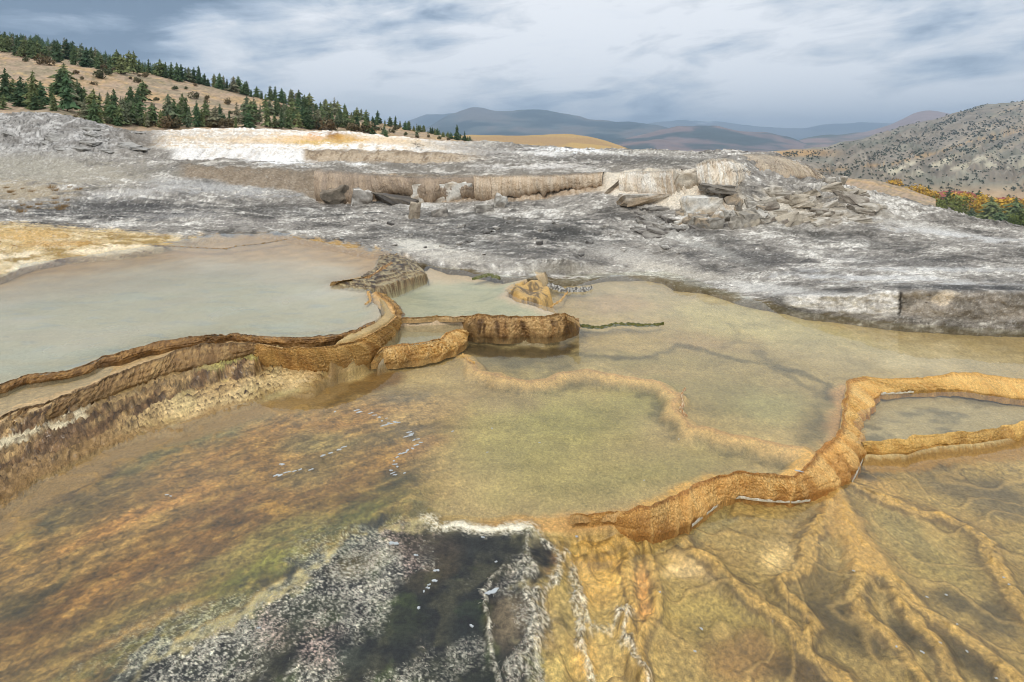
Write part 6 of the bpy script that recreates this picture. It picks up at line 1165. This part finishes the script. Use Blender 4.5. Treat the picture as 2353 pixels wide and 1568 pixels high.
# ================================================================== SMALL THINGS
M_foam = base_mat('calcite_flake', .7, .2, 60, .1, .3, vertex=False, colour=C(186, 190, 190))
def flake(x, y, wp, z, label, group, seed, asp=.5, rot=0):
    p = W(x, y, z); s_ = p[1] / F; rs = random.Random(seed); n = 14; bm = bmesh.new(); r_ = wp * s_ / 2; a0 = rs.uniform(0, 6)
    rr_ = [r_ * (.6 + .3 * math.sin(2 * i / n * 6.28 + a0) + rs.uniform(-.28, .3)) for i in range(n)]
    top = [bm.verts.new((rr_[i] * math.cos(i / n * 6.283), rr_[i] * asp * math.sin(i / n * 6.283), .003 + rs.uniform(-.0008, .0008))) for i in range(n)]; bot = [bm.verts.new((v.co.x * .96, v.co.y * .96, -.001)) for v in top]
    bm.faces.new(top); bm.faces.new(bot[::-1])
    for i in range(n): bm.faces.new((top[i], bot[i], bot[(i + 1) % n], top[(i + 1) % n]))
    o = bmo('calcite_flake', bm, M_foam, None, (p[0], p[1], z + .001)); o.rotation_euler = (0, 0, R(rot + rs.uniform(-15, 15))); return tag(o, label, 'mineral flake', group)
g1 = [(770, 947, 10), (818, 944, 16), (826, 948, 20), (852, 950, 14), (862, 955, 12), (872, 960, 12), (878, 968, 10), (888, 962, 8), (884, 978, 22), (896, 974, 18), (908, 971, 18), (916, 972, 10), (941, 994, 16), (938, 1003, 24), (945, 998, 14), (952, 1012, 12), (960, 1010, 10), (966, 1018, 12), (956, 1024, 16), (948, 1032, 14), (936, 1036, 14), (928, 1042, 18), (918, 1044, 12), (912, 1052, 12), (905, 1060, 8), (907, 1068, 12), (913, 1073, 10), (898, 1082, 12), (903, 1088, 14), (908, 1092, 12), (930, 1088, 9)]
for i, (x, y, w_) in enumerate(g1): flake(x, y, w_, .0, 'white calcite flake drifting in the broken line at the left of the main pool', 'flakes drifting in a line on the main pool', i, .45, 20)
g2 = [(640, 1093, 30), (660, 1086, 16), (676, 1084, 14), (648, 1068, 18), (690, 1080, 12), (715, 1080, 12), (742, 1048, 18), (760, 1042, 14), (780, 1034, 18), (790, 1028, 12), (384, 1138, 9), (392, 1141, 8), (1040, 992, 9), (1130, 985, 6), (1120, 1040, 6), (1240, 1018, 6), (1560, 1010, 5), (1480, 1105, 5)]
for i, (x, y, w_) in enumerate(g2): flake(x, y, w_, .0, 'small pale calcite flake floating singly over the orange mats', 'single flakes over the orange mats', 50 + i, .4, 15)
g3 = [(1003, 1312, 14), (1000, 1336, 18), (986, 1345, 9), (983, 1352, 12), (974, 1360, 9), (956, 1277, 12), (962, 1438 - 40, 14), (1130, 1361, 38), (905, 1250, 26), (594, 1444, 9), (1110, 1236, 10), (1140, 1292, 8), (1084, 1440, 12)]
for i, (x, y, w_) in enumerate(g3): flake(x, y, w_, float(lerp(-.005, -.05, (x - 560) / 660)) + .012 if x < 1200 else -.11, 'pale grey flake resting on the dark mats at the bottom', 'flakes on the dark mats', 80 + i, .6, 0)
g4 = [(2306, 1328, 8), (2318, 1344, 8), (2174, 1388 - 20, 8), (2130, 1398 - 25, 7), (2160, 1478, 7), (2200, 1436, 7), (2060, 1487, 8), (1962, 1313, 8), (2222, 1498, 8), (1516, 1362, 8), (1612, 1446, 10), (1597, 1498, 8), (2120, 1500, 10), (2290, 1560, 8), (1250, 1213 + 60, 10), (1325, 1234, 12), (1322, 1360, 10)]
for i, (x, y, w_) in enumerate(g4): flake(x, y, w_, -.118, 'tiny white flake on the shallow golden pool in the lower right', 'flakes on the lower right pool', 110 + i, .5, -30)
o = flake(1834, 1083, 26, .012, 'pale fallen leaf lying on the inner edge of the orange rim', None, 200, .3, -20); o.name = 'fallen_leaf'; o['category'] = 'leaf'
# foam line where the rims meet the lower water
def foam(pts, z, label, seed, wd=.0022):
    crust(pts, z, wd, .006, ((196, 186, 164), (216, 210, 196)), label, cat='foam line', seed=seed, n=300, name='foam_line')
foam([(1590, 1207), (1612, 1188), (1637, 1168), (1666, 1147), (1700, 1141), (1760, 1149), (1830, 1152), (1862, 1147)], -.118, 'thin white foam line along the foot of the orange rim wall', 30)
foam([(2040, 1051), (2090, 1047), (2120, 1041), (2170, 1036), (2220, 1031)], -.118, 'thin white foam line along the foot of the rim before the right-hand pool', 31, .005)
foam([(1958, 1106), (1972, 1078), (1984, 1052)], -.118, 'short white foam line where the golden rims join', 32)
foam([(2022, 903), (2060, 902), (2100, 899)], -.048, 'faint white foam line at the foot of the rim behind the right-hand pool', 33, .005)
# dry grass tufts on the pale flat at the far left
M_gr = base_mat('dry_grass', .9, 0, 3, .2, .1, vertex=False, colour=C(150, 124, 88))
def tuft(x, y, wp, label, seed):
    p = T_.at(x, y); s_ = p[1] / F * wp; rs = random.Random(seed); bm = bmesh.new()
    for i in range(60):
        a = rs.uniform(0, 6.28); r_ = rs.uniform(0, .4) * s_; t_2 = rs.uniform(.2, .7); x0, y0 = r_ * math.cos(a), r_ * math.sin(a); hh = s_ * rs.uniform(.2, .45); v = [bm.verts.new((x0 - s_ * .02, y0, 0)), bm.verts.new((x0 + s_ * .02, y0, 0)), bm.verts.new((x0 + hh * t_2 * math.cos(a), y0 + hh * t_2 * math.sin(a), hh))]; bm.faces.new(v)
    tag(bmo('grass_tuft', bm, M_gr, None, p), label, 'grass', 'dry tufts on the left flat')
for i in range(22): tuft(rg.uniform(0, 190), rg.uniform(430, 490), rg.uniform(10, 26), 'small dry brown grass tuft on the pale flat at the left', i)
# ================================================================== AIR
hz = bpy.data.materials.new('haze'); hz.use_nodes = True; t = NT(hz.node_tree); t.n.clear(); out = t.new('ShaderNodeOutputMaterial'); pv = t.new('ShaderNodeVolumePrincipled')
pv.inputs['Color'].default_value = (.60, .78, 1, 1); pv.inputs['Density'].default_value = 1.15e-4; pv.inputs['Anisotropy'].default_value = .0
t.link(pv.outputs[0], out.inputs['Volume'])
bm = bmesh.new(); boxm(bm, -17000, 17000, -17000, 19000, -87, 800)
o = bmo('haze', bm, hz, None); o['kind'] = 'stuff'; o['label'] = 'thin blue haze over the far mountains'

# ================================================================== LABELS BY PLACE IN THE ROW
ones = ['', 'first', 'second', 'third', 'fourth', 'fifth', 'sixth', 'seventh', 'eighth', 'ninth', 'tenth', 'eleventh', 'twelfth', 'thirteenth', 'fourteenth', 'fifteenth', 'sixteenth', 'seventeenth', 'eighteenth', 'nineteenth']
def ordinal(n):
    if n < 20: return ones[n]
    t, u = divmod(n, 10); return ('twentieth', 'thirtieth', 'fortieth', 'fiftieth')[t - 2] if u == 0 else ('twenty', 'thirty', 'forty', 'fifty')[t - 2] + '-' + ones[u]
ORD = {'bushes at the foot of the belt': 'low bush from the left at the foot of the conifer belt', 'conifer belt behind the white terrace, left half': 'conifer from the left in the belt behind the left white terrace', 'conifer belt behind the white terrace, right half': 'conifer from the left in the belt behind the right white terrace',
 'conifers on the slope behind the belt': 'conifer from the left on the slope behind the belt', 'conifers behind the left knoll': 'conifer from the left behind the grey knoll', 'conifers above the belt': 'conifer from the left on the bare slope above the belt',
 'thick stand on the high left crest': 'conifer from the left in the thick stand on the high crest', 'row along the middle of the crest': 'conifer from the left in the row along the middle crest', 'conifers on the descending crest': 'conifer from the left on the descending crest',
 'small conifers at the end of the crest': 'small conifer from the left at the low end of the crest', 'conifers below the descending crest': 'conifer from the left just below the descending crest', 'juniper shrubs on the bare hillside': 'rounded juniper shrub from the left on the bare tan hillside',
 'rubble chunks below the broken wall': 'white or tan chunk from the left in the rubble below the buttress', 'shattered crust slabs on the right mound': 'pale slab from the left among the shattered slabs right of the rubble', 'dark crust plates on the slope': 'grey crust plate from the left on the slope before the rubble',
 'layered plates on the left knoll': 'grey ledge plate from the left on the layered knoll', 'loose flakes on the grey slope': 'small loose crust flake from the left on the grey slope', 'flakes drifting in a line on the main pool': 'white flake from the left in the drifting line on the pool',
 'single flakes over the orange mats': 'single pale flake from the left floating over the orange mats', 'flakes on the dark mats': 'pale grey flake from the left on the dark mats', 'flakes on the lower right pool': 'tiny white flake from the left on the lower right pool', 'dry tufts on the left flat': 'dry grass tuft from the left on the pale flat'}
byg = {}
for o in S.objects:
    if o.parent is None and o.get('group') in ORD: byg.setdefault(o['group'], []).append(o)
for g_, os_ in byg.items():
    os_.sort(key=lambda o: o.location.x / o.location.y)
    for i, o in enumerate(os_): o['label'] = ordinal(i + 1) + ' ' + ORD[g_]
